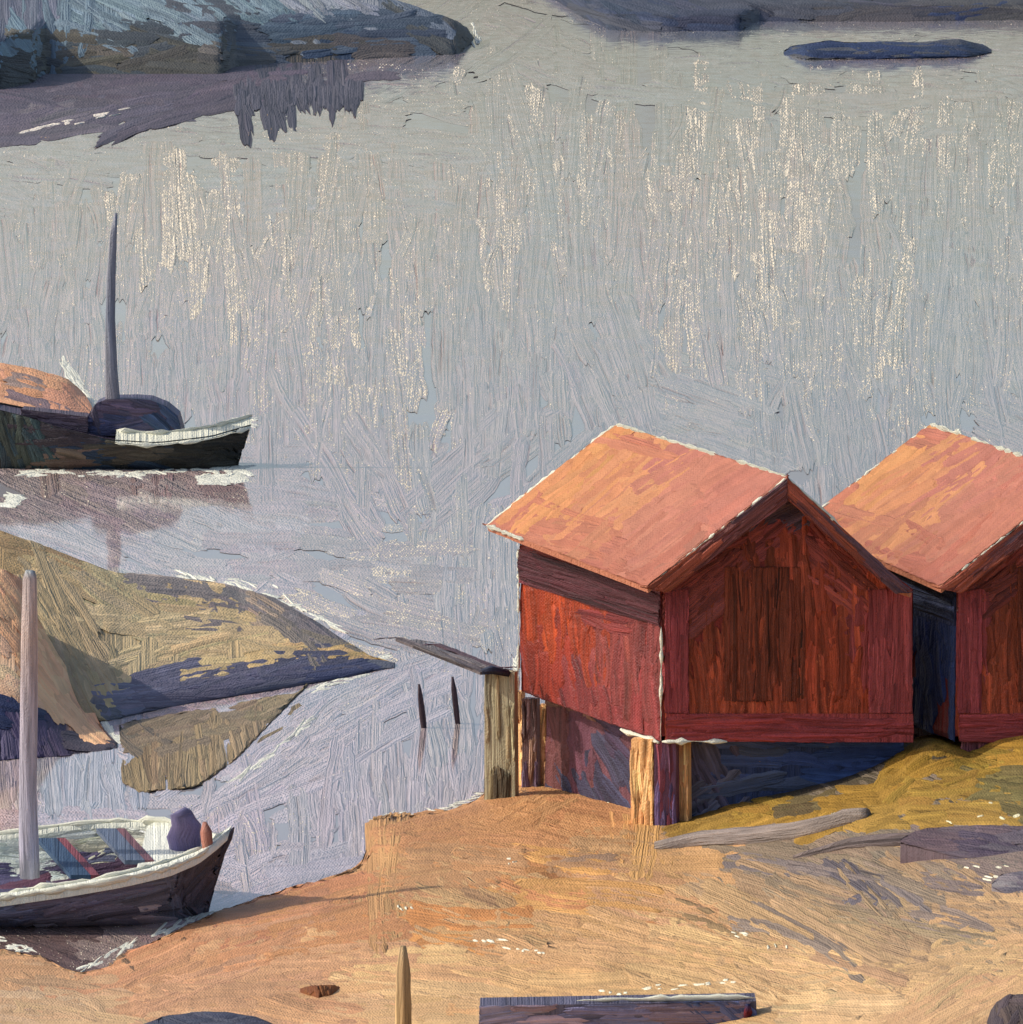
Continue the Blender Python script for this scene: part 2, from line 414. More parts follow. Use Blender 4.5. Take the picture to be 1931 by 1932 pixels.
# pale foam lying along the waterlines
Fm = MB()
def foam(pts, w=(8, 16), l=(18, 60), n=20, a=0, col=(235, 233, 214), jy=4):
    P = np.asarray(pts, float); t = np.linspace(0, 1, len(P))
    for _ in range(int(n * 1.6)):
        u = rs.rand(); x = np.interp(u, t, P[:, 0]); y = np.interp(u, t, P[:, 1]) + rs.randn() * jy
        stroke(Fm, water_surf, (x, y), math.radians(a) + .2 * rs.randn(), rs.uniform(*l) * .7, rs.uniform(*w) * .34, lin(col) * .95, 1.6, 0.1, .3 * rs.randn(), None, 1.0)
foam([(50, 893), (250, 895), (470, 880)], n=44, w=(9, 18), jy=2.5)
foam([(380, 905), (468, 898)], n=22, w=(16, 34), jy=6); foam([(440, 790), (476, 800)], n=5); foam([(170, 1320), (215, 1392)], n=18, a=62, w=(14, 26)); foam([(640, 1225), (700, 1242)], n=10, a=30); foam([(330, 1078), (520, 1120), (660, 1200)], n=26, a=22, w=(8, 18), jy=6)
foam([(0, 945), (20, 955), (40, 930)], n=8, w=(16, 26))
foam([(118, 688), (150, 735), (172, 772)], n=40, a=60, w=(14, 40), jy=8)
foam([(215, 1395), (240, 1400)], n=8, w=(14, 24)); foam([(590, 1300), (690, 1275)], n=12, w=(8, 16), a=-12)
foam([(440, 1480), (600, 1350)], n=16, w=(10, 20), a=-40); foam([(700, 1245), (730, 1240)], n=5)
foam([(150, 1830), (260, 1780), (390, 1725)], n=20, w=(10, 20), a=-28); foam([(0, 1780), (80, 1800)], n=8, a=12)
foam([(700, 1545), (850, 1525), (960, 1480)], n=16, w=(6, 11), a=-10)
foam([(890, 50), (905, 70), (890, 95)], n=8, w=(8, 14), l=(14, 30), a=70)
foam([(975, 1240), (975, 1280)], n=8, w=(12, 20), l=(20, 40), a=60)
tag(Fm.build('foam', 'pale_trim'), kind='stuff')

# ================================================================== FAR SHORES
def lowland(name, mat, grid_x, grid_y, zf, samples, n, w, l, K, inside):
    mb = MB()
    def surf(q):
        q = q.copy(); q[:, 1] = np.maximum(q[:, 1], -140)
        z = zf(q[:, 0], q[:, 1]); return PZ(q, z), np.tile(np.array([0, -.1, 1.0]), (len(q), 1))
    X, Y = np.meshgrid(grid_x, grid_y); q = np.stack([X.ravel(), Y.ravel()], 1)
    V, _ = surf(q); nx = len(grid_x)
    fs = [(r * nx + i, r * nx + i + 1, (r + 1) * nx + i + 1, (r + 1) * nx + i) for r in range(len(grid_y) - 1) for i in range(nx - 1)]
    cols = [lin(nearest(samples, v[0], v[1], 4, 3, 5)[2]) / K for v in q]
    mb.add(V, fs, np.clip(cols, .002, .9), q, np.stack([np.zeros(len(V)), V[:, 1] / F, np.zeros(len(V))], 1))
    paint(mb, surf, (grid_x[0], grid_y[0], grid_x[-1], grid_y[-1]), n, samples, w, l, K, None, 16, 8, 0.06, 0.4, 3, 1.4, inside=inside, jit=.14)
    return mb.build(name, mat)
hb = [(-500, 185), (0, 172), (62, 160), (80, 142), (420, 142), (440, 128), (700, 112), (860, 104), (893, 80), (900, 60)]
def z_head(x, y):
    yb = interp(hb, x)
    r = np.clip((yb - y) / 98.0, -1, 1)
    xr = np.interp(y, [-140, -20, 20, 50, 75, 100, 110], [560, 660, 800, 880, 897, 885, 860])
    e = np.clip((xr - x) / 26.0, -1, 1)
    return np.minimum(r, e) * 3.3
hs = [(40, 20, (80, 82, 92), 90), (90, 40, (78, 92, 100), 90), (200, 30, (90, 104, 110), 30), (330, 60, (94, 106, 112), 35), (450, 30, (88, 102, 108), 30), (560, 15, (100, 104, 108), 40), (680, 8, (110, 112, 116), 35), (780, 15, (84, 90, 98), 32),
      (30, 140, (52, 52, 50), 15), (20, 80, (86, 102, 110), 60), (130, 110, (70, 66, 56), 0), (240, 105, (58, 62, 64), 2), (330, 120, (62, 60, 54), 0), (390, 115, (62, 60, 52), 40),
      (420, 40, (60, 62, 66), 5), (480, 60, (66, 72, 80), 3), (600, 55, (62, 72, 82), 1), (620, 75, (44, 54, 70), 2), (740, 55, (60, 68, 78), 1), (760, 78, (46, 52, 62), 2), (850, 60, (60, 60, 58), 30), (880, 70, (56, 54, 50), 60), (600, 95, (68, 62, 54), 2), (760, 98, (72, 66, 60), 2), (450, 110, (74, 70, 66), 3)]
tag(lowland('headland', 'rock_surface', np.linspace(-500, 905, 90), np.linspace(-120, 186, 60), z_head, hs, 420, (16, 32), (60, 190), 0.58,
            lambda x, y: -60 < y < interp(hb, x) - 6 and x < np.interp(y, [-140, -20, 20, 50, 75, 100, 110], [560, 660, 800, 880, 897, 885, 860]) - 8), kind='structure')
mf = [(-480, 150), (0, 150), (90, 138), (440, 132), (640, 118), (860, 100), (882, 112), (760, 134), (690, 150), (560, 178), (420, 206), (300, 232), (180, 246), (60, 262), (-60, 276), (-480, 300)]  # flat mauve sheet painting the headland's reflection on the water
Mf = MB()
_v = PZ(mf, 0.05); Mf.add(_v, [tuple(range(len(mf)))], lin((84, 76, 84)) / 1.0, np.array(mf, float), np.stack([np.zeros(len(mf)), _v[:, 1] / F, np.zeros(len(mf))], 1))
def head_refl_surf(q):
    p = PZ(q, 0.06); return p, np.tile(np.array([0, 0, 1.0]), (len(q), 1))
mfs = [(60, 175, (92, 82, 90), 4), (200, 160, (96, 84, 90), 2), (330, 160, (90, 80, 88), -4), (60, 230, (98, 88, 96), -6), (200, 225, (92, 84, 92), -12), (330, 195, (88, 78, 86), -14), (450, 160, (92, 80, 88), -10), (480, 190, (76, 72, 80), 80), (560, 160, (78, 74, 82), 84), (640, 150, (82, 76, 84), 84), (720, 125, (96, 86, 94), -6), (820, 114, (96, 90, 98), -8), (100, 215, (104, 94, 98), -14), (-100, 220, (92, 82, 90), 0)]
paint(Mf, head_refl_surf, (-200, 135, 880, 270), 260, mfs, (12, 24), (60, 190), 0.98, None, 16, 8, 0.14, 0.2, 1.0, 0.4, inside=in_poly(mf), tint=.06, jit=.1, ajit=.08)
for k_ in range(80): stroke(Mf, head_refl_surf, (444 + 236 * (k_ + rs.rand()) / 80, 190 - 30 * abs(math.sin(k_ * .21)) * .3 + rs.uniform(-24, 8)), math.radians(rs.uniform(86, 94)), rs.uniform(26, 44), rs.uniform(10, 18), lin((82, 78, 86)) * rs.uniform(.8, 1.2), 1.2, .15, .2 * rs.randn(), None, .5)  # vertical strokes of the painted headland reflection hanging down
for k_ in range(16): stroke(Mf, head_refl_surf, (rs.uniform(60, 220), 0) if False else (lambda u: (40 + 200 * u, 250 - 42 * u + rs.randn() * 3))(rs.rand()), math.radians(-12), rs.uniform(10, 26), rs.uniform(2.5, 5), lin((226, 214, 196)), 1.6, .1, 0, None, .5)
tag(Mf.build('headland_reflection', 'rock_surface'), kind='structure')
sb = [(1020, -12), (1060, 8), (1100, 34), (1150, 56), (1250, 61), (1400, 60), (1425, 42), (1700, 42), (2400, 36)]
def z_far(x, y):
    return np.minimum(np.clip((interp(sb, x) - y) / 28.0, -1, 1), np.clip((y + 60) / 20.0, -1, 1)) * 1.2
fs_ = [(1080, 0, (52, 58, 72), 40), (1200, 20, (64, 66, 76), 10), (1250, 48, (50, 56, 74), 3), (1380, 45, (58, 60, 74), 2), (1400, 10, (62, 62, 68), 2), (1600, 10, (70, 66, 66), 2), (1750, 25, (62, 60, 66), 1), (1900, 15, (72, 68, 66), 1), (1800, 38, (44, 52, 78), 1), (1550, 35, (66, 66, 72), 2)]
tag(lowland('far_shore', 'rock_surface', np.linspace(1015, 2400, 70), np.linspace(-70, 64, 30), z_far, fs_, 190, (14, 28), (80, 260), 0.85,
            lambda x, y: -40 < y < interp(sb, x) - 6), kind='structure')

islet = [(1480, 100, (38, 50, 78), 2), (1600, 95, (36, 46, 72), 1), (1750, 95, (40, 50, 74), 1), (1840, 92, (52, 54, 64), 20), (1560, 82, (70, 70, 74), 2), (1720, 82, (72, 72, 76), 1)]
o = relief('skerry', 'rock_surface', [(1480, 98), (1494, 88), (1530, 84), (1566, 78), (1600, 83), (1660, 80), (1730, 83), (1770, 79), (1812, 76), (1836, 83), (1858, 86), (1872, 96)], [(1480, 104), (1520, 114), (1700, 113), (1830, 110), (1872, 102)], 8, 1480, 1872, islet, 60, (10, 16), (80, 220), 0.75, back=5, lump=.1)
tag(o, 'long low navy islet of rock lying alone in the far water below the dark shore', 'islet')

# ================================================================== SKERRIES ON THE LEFT
sk1 = [(20, 700, (206, 150, 110), 14), (60, 715, (196, 140, 100), 16), (110, 725, (214, 156, 112), 20), (150, 755, (212, 150, 112), 40), (40, 720, (140, 118, 106), 12), (90, 735, (120, 100, 98), 20), (20, 750, (206, 150, 112), 8), (120, 775, (196, 140, 108), 10)]
o = relief('skerry', 'rock_surface', [(-260, 802), (-225, 735), (-170, 690), (-100, 670), (0, 684), (60, 694), (130, 716), (160, 742), (178, 775), (185, 800)], [(-260, 812), (100, 812), (185, 806)], 8, -260, 185, sk1, 90, (16, 30), (50, 120), .78, back=3, frac=.78)
tag(o, 'small smooth orange rock islet standing directly behind the dark boat', 'islet')

sk2 = [(40, 1020, (140, 116, 80), 18, .03), (150, 1070, (150, 128, 92), 22, .03), (90, 1120, (140, 122, 90), 60, .03), (140, 1200, (128, 112, 84), 58, .05), (170, 1270, (132, 116, 88), 60, .05),
       (230, 1120, (152, 134, 98), 30, .08), (260, 1170, (154, 135, 100), 10, .15), (350, 1130, (156, 134, 96), 5, .3), (330, 1200, (158, 138, 102), -5, .25), (260, 1280, (156, 138, 104), -12, .2), (400, 1250, (158, 136, 98), -6, .3), (480, 1190, (152, 130, 94), 12, .25), (540, 1230, (160, 134, 92), -3, .4),
       (330, 1092, (108, 98, 92), 6, .2), (430, 1115, (104, 95, 90), 14, .2), (520, 1150, (98, 90, 86), 26, .15), (590, 1190, (88, 82, 80), 32, .15), (560, 1205, (96, 88, 80), 34, .15), (640, 1222, (96, 86, 74), 20, .1),
       (640, 1240, (150, 122, 80), -3, .3), (215, 1345, (80, 80, 86), 20, .02), (280, 1318, (84, 82, 92), -8, .02), (380, 1304, (74, 71, 84), -8, .02), (480, 1290, (70, 67, 80), -8, .02), (570, 1275, (66, 65, 76), -8, .02), (640, 1264, (50, 52, 72), -6, .02), (710, 1258, (66, 68, 76), -4, .2), (325, 1312, (80, 78, 90), -8, .02), (430, 1298, (74, 71, 84), -8, .02), (530, 1284, (68, 66, 80), -8, .02), (605, 1271, (62, 61, 74), -7, .02), (680, 1260, (62, 62, 76), -5, .1), (240, 1338, (86, 86, 98), -6, .02), (380, 1100, (112, 102, 96), 9, .2), (480, 1128, (104, 96, 92), 18, .2), (555, 1165, (98, 90, 86), 28, .15), (500, 1165, (124, 108, 90), 30, .3), (620, 1205, (92, 84, 80), 32, .1)]  # dark blue samples paint shadow along the waterline
o = relief('skerry', 'rock_surface', [(-260, 930), (0, 1000), (100, 1036), (210, 1080), (300, 1086), (430, 1102), (520, 1130), (600, 1175), (660, 1214), (700, 1240), (745, 1250)], [(-260, 1372), (205, 1362), (240, 1352), (350, 1330), (500, 1306), (650, 1280), (700, 1268), (745, 1262)], 9.5, -260, 745, sk2, 420, (20, 38), (60, 190), 0.50, bulge=.75, ajit=.08, jx=7, jy=3)
tag(o, 'broad olive brown rock islet with a dark blue painted shadow band along its waterline', 'islet')

sk3 = [(10, 1110, (208, 150, 112), 50), (30, 1180, (206, 150, 110), 52), (70, 1230, (210, 154, 114), 55), (110, 1290, (212, 152, 112), 55), (150, 1340, (206, 150, 112), 45), (20, 1270, (212, 164, 130), 30), (60, 1310, (206, 158, 122), 28), (-80, 1200, (204, 158, 124), 40), (-150, 1270, (204, 158, 124), 30),
       (10, 1350, (40, 46, 70), 24), (60, 1375, (56, 50, 72), 70), (20, 1400, (70, 64, 86), 85), (120, 1395, (60, 52, 70), 70), (170, 1405, (62, 56, 62), 8), (200, 1404, (84, 66, 62), 8), (-100, 1360, (50, 50, 72), 60)]  # purple samples paint shade and reflection at the rock's foot
o = relief('skerry', 'rock_surface', [(-260, 1010), (0, 1072), (42, 1092), (62, 1150), (110, 1235), (172, 1325), (190, 1370), (222, 1402)], [(-260, 1440), (0, 1436), (120, 1428), (200, 1418), (222, 1412)], 6.0, -260, 222, sk3, 170, (18, 34), (50, 150), .60, frac=.84, lump=.02, bulge=.9, ajit=.08, jx=12, jy=10)
tag(o, 'steep salmon orange rock with purple shade painted on its foot behind the mast of the white boat', 'rock')

sbp = [(228, 1368), (300, 1352), (430, 1330), (540, 1306), (600, 1304), (612, 1316), (585, 1348), (500, 1392), (440, 1432), (400, 1476), (330, 1492), (262, 1490), (232, 1470)]  # flat tan sheet painting the olive islet's reflection
Sb = MB()
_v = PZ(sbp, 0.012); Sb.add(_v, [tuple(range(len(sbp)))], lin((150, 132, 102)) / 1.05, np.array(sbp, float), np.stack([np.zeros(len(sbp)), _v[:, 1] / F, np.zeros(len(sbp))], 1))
def islet_refl_surf(q):
    p = PZ(q, 0.016); return p, np.tile(np.array([0, 0, 1.0]), (len(q), 1))
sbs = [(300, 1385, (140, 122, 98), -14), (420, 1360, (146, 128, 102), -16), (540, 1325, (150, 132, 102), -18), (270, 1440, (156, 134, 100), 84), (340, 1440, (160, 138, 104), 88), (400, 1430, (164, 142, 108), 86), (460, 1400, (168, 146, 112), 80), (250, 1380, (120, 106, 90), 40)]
paint(Sb, islet_refl_surf, bbox(sbp), 120, sbs, (14, 28), (40, 130), 1.05, clamp_poly([(226, 1366), (602, 1300), (616, 1318), (440, 1436), (396, 1482), (262, 1494), (230, 1474)], 3), 12, 8, 0.08, 0.3, 1.6, 0.7, inside=in_poly(sbp), tint=.05, jit=.1, ajit=.1)
tag(Sb.build('islet_reflection', 'rock_surface'), kind='structure')

# ================================================================== SHORE TERRAIN
ctrl = [  # survey x, y, height
    (-350, 1760, 0), (-150, 1775, 0), (0, 1790, 0), (80, 1803, 0), (145, 1836, 0), (200, 1826, 0), (245, 1790, 0), (350, 1748, 0), (410, 1720, 0), (550, 1672, 0), (660, 1644, 0), (692, 1620, 0), (690, 1560, 0), (705, 1545, 0), (850, 1528, 0), (920, 1494, 0), (955, 1478, 0),
    (980, 1462, 0), (1100, 1436, 0), (1300, 1400, 0), (1500, 1360, 0), (1700, 1320, 0), (1931, 1300, 0), (2300, 1290, 0),
    (-350, 1690, -.5), (0, 1720, -.5), (150, 1770, -.4), (300, 1700, -.4), (500, 1620, -.4), (640, 1600, -.35), (650, 1540, -.35), (800, 1480, -.4), (900, 1440, -.4), (1000, 1400, -.5), (1300, 1340, -.6), (1600, 1280, -.7), (1931, 1230, -.7), (2300, 1220, -.7),
    (-350, 1931, .5), (0, 1931, .55), (0, 1850, .22), (300, 1880, .45), (450, 1780, .3), (600, 1720, .3), (600, 1850, .5), (740, 1600, .28), (740, 1660, .32), (850, 1650, .4), (900, 1560, .2), (985, 1505, .2), (1100, 1500, .24), (1000, 1600, .48), (1240, 1580, .44), (1120, 1560, .4),
    (1310, 1560, .48), (1450, 1520, .85), (1600, 1475, 1.2), (1700, 1425, 1.6), (1760, 1400, 1.80), (1835, 1432, 1.60), (1880, 1398, 1.84), (1931, 1390, 1.95), (2300, 1385, 2.0), (1931, 1360, 1.5), (1800, 1360, 1.3), (1600, 1430, .9), (1400, 1470, .6), (1250, 1480, .25),
    (1450, 1600, 1.05), (1700, 1560, 1.9), (1931, 1500, 2.35), (1931, 1600, 2.4), (1700, 1700, 2.0), (1400, 1720, 1.3), (1100, 1720, .9), (850, 1780, .75), (1931, 1780, 2.9), (1931, 1931, 3.2), (1500, 1931, 2.1), (1100, 1931, 1.3), (700, 1931, .85), (2300, 1600, 2.9), (2300, 1931, 3.8), (300, 2100, 1.0), (1000, 2150, 1.9), (1931, 2150, 4.2), (-350, 2150, .9), (2300, 2150, 4.8), (2850, 1390, 2.2), (2850, 1250, -.6), (2850, 1600, 3.2), (2850, 2150, 5.4), (-750, 1770, 0), (-750, 1690, -.5), (-750, 2150, 1.0), (1000, 2420, 2.4), (2400, 2420, 5.6), (-500, 2420, 1.2),
]
cp = np.asarray(ctrl, float)
def rbf_k(a, b):
    d = np.sqrt(((a[:, None, 0] - b[None, :, 0]) / 500) ** 2 + ((a[:, None, 1] - b[None, :, 1]) / 320) ** 2)
    return d
A = rbf_k(cp, cp); A[np.diag_indices(len(cp))] += 0.0005
Wt = np.linalg.solve(A, cp[:, 2] - 0.5)
bump_c = rs.uniform([-300, 1550], [2250, 2100], (90, 2)); bump_h = rs.randn(90) * 0.05; bump_r = rs.uniform(30, 90, 90)
def z_ter(x, y):
    x = np.asarray(x, float); y = np.asarray(y, float); q = np.stack([x.ravel(), y.ravel()], 1)
    z = rbf_k(q, cp) @ Wt + 0.5
    d = np.exp(-(((q[:, None, 0] - bump_c[None, :, 0]) / bump_r) ** 2 + ((q[:, None, 1] - bump_c[None, :, 1]) / (bump_r * .45)) ** 2))
    z = z + (d @ bump_h) * np.clip(z * 3, 0, 1)
    return z.reshape(x.shape)
def ter_surf(q):
    q = q.copy(); q[:, 0] = np.clip(q[:, 0], -750, 2850); q[:, 1] = np.clip(q[:, 1], 1215, 2400)
    return PZ(q, z_ter(q[:, 0], q[:, 1])), np.tile(np.array([0, -.15, .99]), (len(q), 1))
O_ = (196, 142, 98)
ts = [ (40, 1830, (206, 160, 116), 8), (100, 1880, (204, 164, 124), 6), (200, 1880, (202, 160, 120), 5), (30, 1920, (204, 168, 130), 3), (250, 1820, (196, 138, 98), -18), (350, 1780, (192, 130, 92), -20), (480, 1720, (190, 126, 88), -16), (420, 1820, (198, 140, 102), -8), (600, 1690, (186, 120, 80), -14), (650, 1750, (194, 130, 84), -14, .12), (560, 1770, (194, 134, 92), -14, .1),
       (600, 1830, (200, 150, 108), 4), (450, 1890, (200, 150, 112), 0), (700, 1850, (204, 160, 112), 0), (680, 1910, (204, 162, 118), 4), (840, 1900, (206, 166, 118), 4), (720, 1600, (186, 136, 88), 88), (745, 1580, (190, 138, 90), 88), (800, 1570, (188, 130, 84), -4), (900, 1600, (188, 130, 84), 6), (820, 1630, (186, 132, 88), 2), (980, 1560, (194, 136, 88), -35), (1060, 1530, (196, 138, 90), -25), (1120, 1560, (192, 132, 86), 15), (1000, 1640, (190, 124, 76), 8, .15),
       (940, 1690, (192, 150, 104), 22), (860, 1680, (194, 148, 102), 25), (1100, 1680, (204, 150, 90), 4, .2), (1180, 1700, (196, 126, 76), 4, .15), (850, 1730, (198, 128, 72), 2, .2), (1000, 1740, (200, 152, 102), 4), (1250, 1690, (198, 146, 98), 6), (1180, 1620, (186, 136, 94), 10), (1215, 1540, (200, 150, 96), 88), (1300, 1580, (196, 150, 104), -10),
       (900, 1790, (202, 156, 110), 8), (1100, 1790, (204, 158, 110), 14), (1250, 1760, (204, 158, 112), 18), (1300, 1820, (206, 166, 116), 16, .15), (1050, 1850, (206, 160, 110), -4, .12), (1200, 1870, (206, 164, 114), -3), (1450, 1800, (204, 160, 116), 22), (1550, 1850, (206, 166, 118), 8), (1600, 1890, (206, 168, 122), 6), (1750, 1880, (200, 160, 116), -30), (1850, 1850, (194, 154, 112), -20), (1900, 1760, (190, 152, 110), 10), (1500, 1910, (206, 170, 124), 2),
       (1380, 1620, (140, 120, 100), 6), (1500, 1640, (142, 122, 102), 16), (1600, 1620, (132, 116, 100), 26), (1450, 1690, (172, 142, 108), 18), (1580, 1700, (150, 128, 104), 24), (1700, 1650, (136, 120, 102), 26), (1680, 1720, (160, 134, 104), 26), (1800, 1700, (164, 136, 104), 20), (1760, 1750, (156, 132, 104), 14), (1850, 1660, (128, 112, 104), 12), (1560, 1770, (178, 146, 110), 30), (1640, 1660, (112, 102, 96), 35), (1400, 1740, (190, 152, 110), 24), (1660, 1770, (170, 138, 104), 18)]
ts = [(a, b, (min(255, c[0] + 3), min(255, c[1] + (9 if c[0] > 180 and c[1] < 150 else 3)), c[2] + (7 if c[0] > 180 and c[1] < 150 else 0)), *d) for (a, b, c, *d) in ts]
ts.append((1500, 1450, (90, 80, 62), 0)); ts.append((1150, 1450, (120, 92, 70), 0)); ts.append((1900, 1340, (140, 110, 60), 0)); ts.append((1250, 1450, (150, 110, 72), 0))
T = MB()
gx = np.linspace(-750, 2850, 200); gy = np.concatenate([np.linspace(1215, 1560, 60), np.linspace(1566, 2400, 90)])
X, Y = np.meshgrid(gx, gy); q = np.stack([X.ravel(), Y.ravel()], 1)
Vt, _ = ter_surf(q); nx = len(gx)
T.add(Vt, [(r * nx + i, r * nx + i + 1, (r + 1) * nx + i + 1, (r + 1) * nx + i) for r in range(len(gy) - 1) for i in range(nx - 1)],
      np.array([lin(nearest(ts, v[0], v[1], 10, 8, 5)[2]) / KS for v in q]), q, np.stack([np.zeros(len(q)), Vt[:, 1] / F, np.zeros(len(q))], 1))
KT = 0.99
def ter_in(x, y): return float(z_ter(np.array([x]), np.array([y]))[0]) > 0.0
def ter_clamp(q):
    """keep strokes from sliding out over the water"""
    q = q.copy()
    for _ in range(5):
        z = z_ter(q[:, 0], q[:, 1]); bad = (z < 0.0) & (q[:, 1] > 1380)
        if not bad.any(): break
        q[bad, 1] += 7
    return q
paint(T, ter_surf, (-150, 1380, 2080, 2000), 900, ts, (30, 62), (120, 320), KT, ter_clamp, 22, 14, 0.08, 0.4, 2.8, 1.35, inside=ter_in, tint=.045, ajit=.1, jit=.06)
paint(T, ter_surf, (-60, 1480, 1990, 1960), 140, ts, (14, 28), (50, 130), KT, ter_clamp, 20, 12, 0.1, 1.4, 2.6, 1.1, inside=ter_in, tint=.06, ajit=.25, jit=.06)
# bare pale chips and thin dark cracks in the rock
for (x, y, l_, a) in [(930, 1780, 60, 10), (970, 1790, 50, 12), (1020, 1800, 40, 10), (1395, 1765, 50, 18), (1465, 1785, 26, 80), (970, 1628, 26, 0), (1325, 1560, 40, 8), (765, 1715, 24, 40), (1230, 1870, 60, -4), (1300, 1862, 60, -4), (1370, 1856, 50, -4), (1170, 1876, 50, -4), (1130, 1505, 60, 14), (1170, 1515, 40, 20), (1090, 1490, 40, 12), (1850, 1640, 60, 10), (1890, 1660, 50, 10), (1180, 1393, 30, 0)]:
    for k in range(4):
        stroke(T, ter_surf, (x + rs.randn() * l_ * .35, y + rs.randn() * 2.5), math.radians(a) + .06 * rs.randn(), l_ * rs.uniform(.12, .36), rs.uniform(2, 4.5), lin((232, 226, 198)) / KT, 4.2, 0.05, 0, None, 1.3)
for (x, y, l_, a, c) in [(1480, 1745, 190, 22, (142, 124, 108)), (1580, 1790, 150, 34, (146, 128, 110)), (1640, 1650, 120, 36, (104, 96, 98)), (1700, 1690, 140, 34, (124, 112, 106)), (1560, 1650, 160, 14, (128, 114, 106)), (1350, 1745, 120, 14, (150, 122, 84)), (900, 1700, 90, 22, (164, 126, 88)), (240, 1812, 50, 38, (140, 110, 84)), (120, 1858, 180, 6, (182, 144, 106)), (1460, 1625, 200, 6, (124, 112, 106)), (1120, 1625, 120, -14, (166, 134, 106)), (1650, 1705, 50, -30, (106, 98, 102)), (1780, 1740, 160, 16, (140, 122, 108))]:
    for k_ in range(3):
        stroke(T, ter_surf, (x + rs.randn() * 22, y + rs.randn() * 10), math.radians(a) + .08 * rs.randn(), l_ * rs.uniform(.7, 1.2), rs.uniform(16, 30), lin(c) / KT * rs.uniform(.92, 1.1), 3.0, 0.05, .2, None, 1.0)
shore = tag(T.build('rocky_shore', 'rock_surface'), kind='structure')

# grass bank
G = MB()
gp = [(1292, 1562), (1330, 1545), (1450, 1520), (1600, 1488), (1660, 1455), (1720, 1412), (1790, 1392), (1931, 1382), (2250, 1380), (2250, 1545), (1931, 1555), (1700, 1566), (1500, 1566), (1330, 1580)]
gs = [(1330, 1560, (150, 118, 56), -14), (1450, 1545, (156, 122, 54), -5), (1550, 1520, (152, 118, 50), -12), (1660, 1490, (148, 116, 50), -32), (1720, 1440, (146, 112, 44), -36), (1800, 1410, (158, 122, 50), -12), (1900, 1400, (164, 126, 52), -3), (1850, 1450, (140, 112, 46), 4), (1900, 1480, (112, 100, 60), 3), (1780, 1500, (150, 118, 52), -3), (1650, 1545, (154, 120, 56), 0), (1850, 1530, (158, 124, 58), 2), (2050, 1450, (150, 118, 50), 0), (1500, 1508, (104, 90, 60), -8)]
paint(G, ter_surf, bbox(gp), 300, gs, (18, 36), (50, 150), .92, None, 20, 10, 0.08, 2.5, 5.0, 2.0, inside=in_poly(gp), tint=.07, ajit=.2, jit=.13)
for (x, y) in [(1580, 1540), (1850, 1545), (1890, 1548), (1920, 1543), (1870, 1520), (1880, 1538), (1790, 1556)]:
    stroke(G, ter_surf, (x, y), rs.randn() * .2, rs.uniform(10, 24), 4, lin((226, 218, 180)), 6.0, 0.05, 0, None, 1.2)
tag(G.build('grass', 'grass_surface'), kind='stuff')

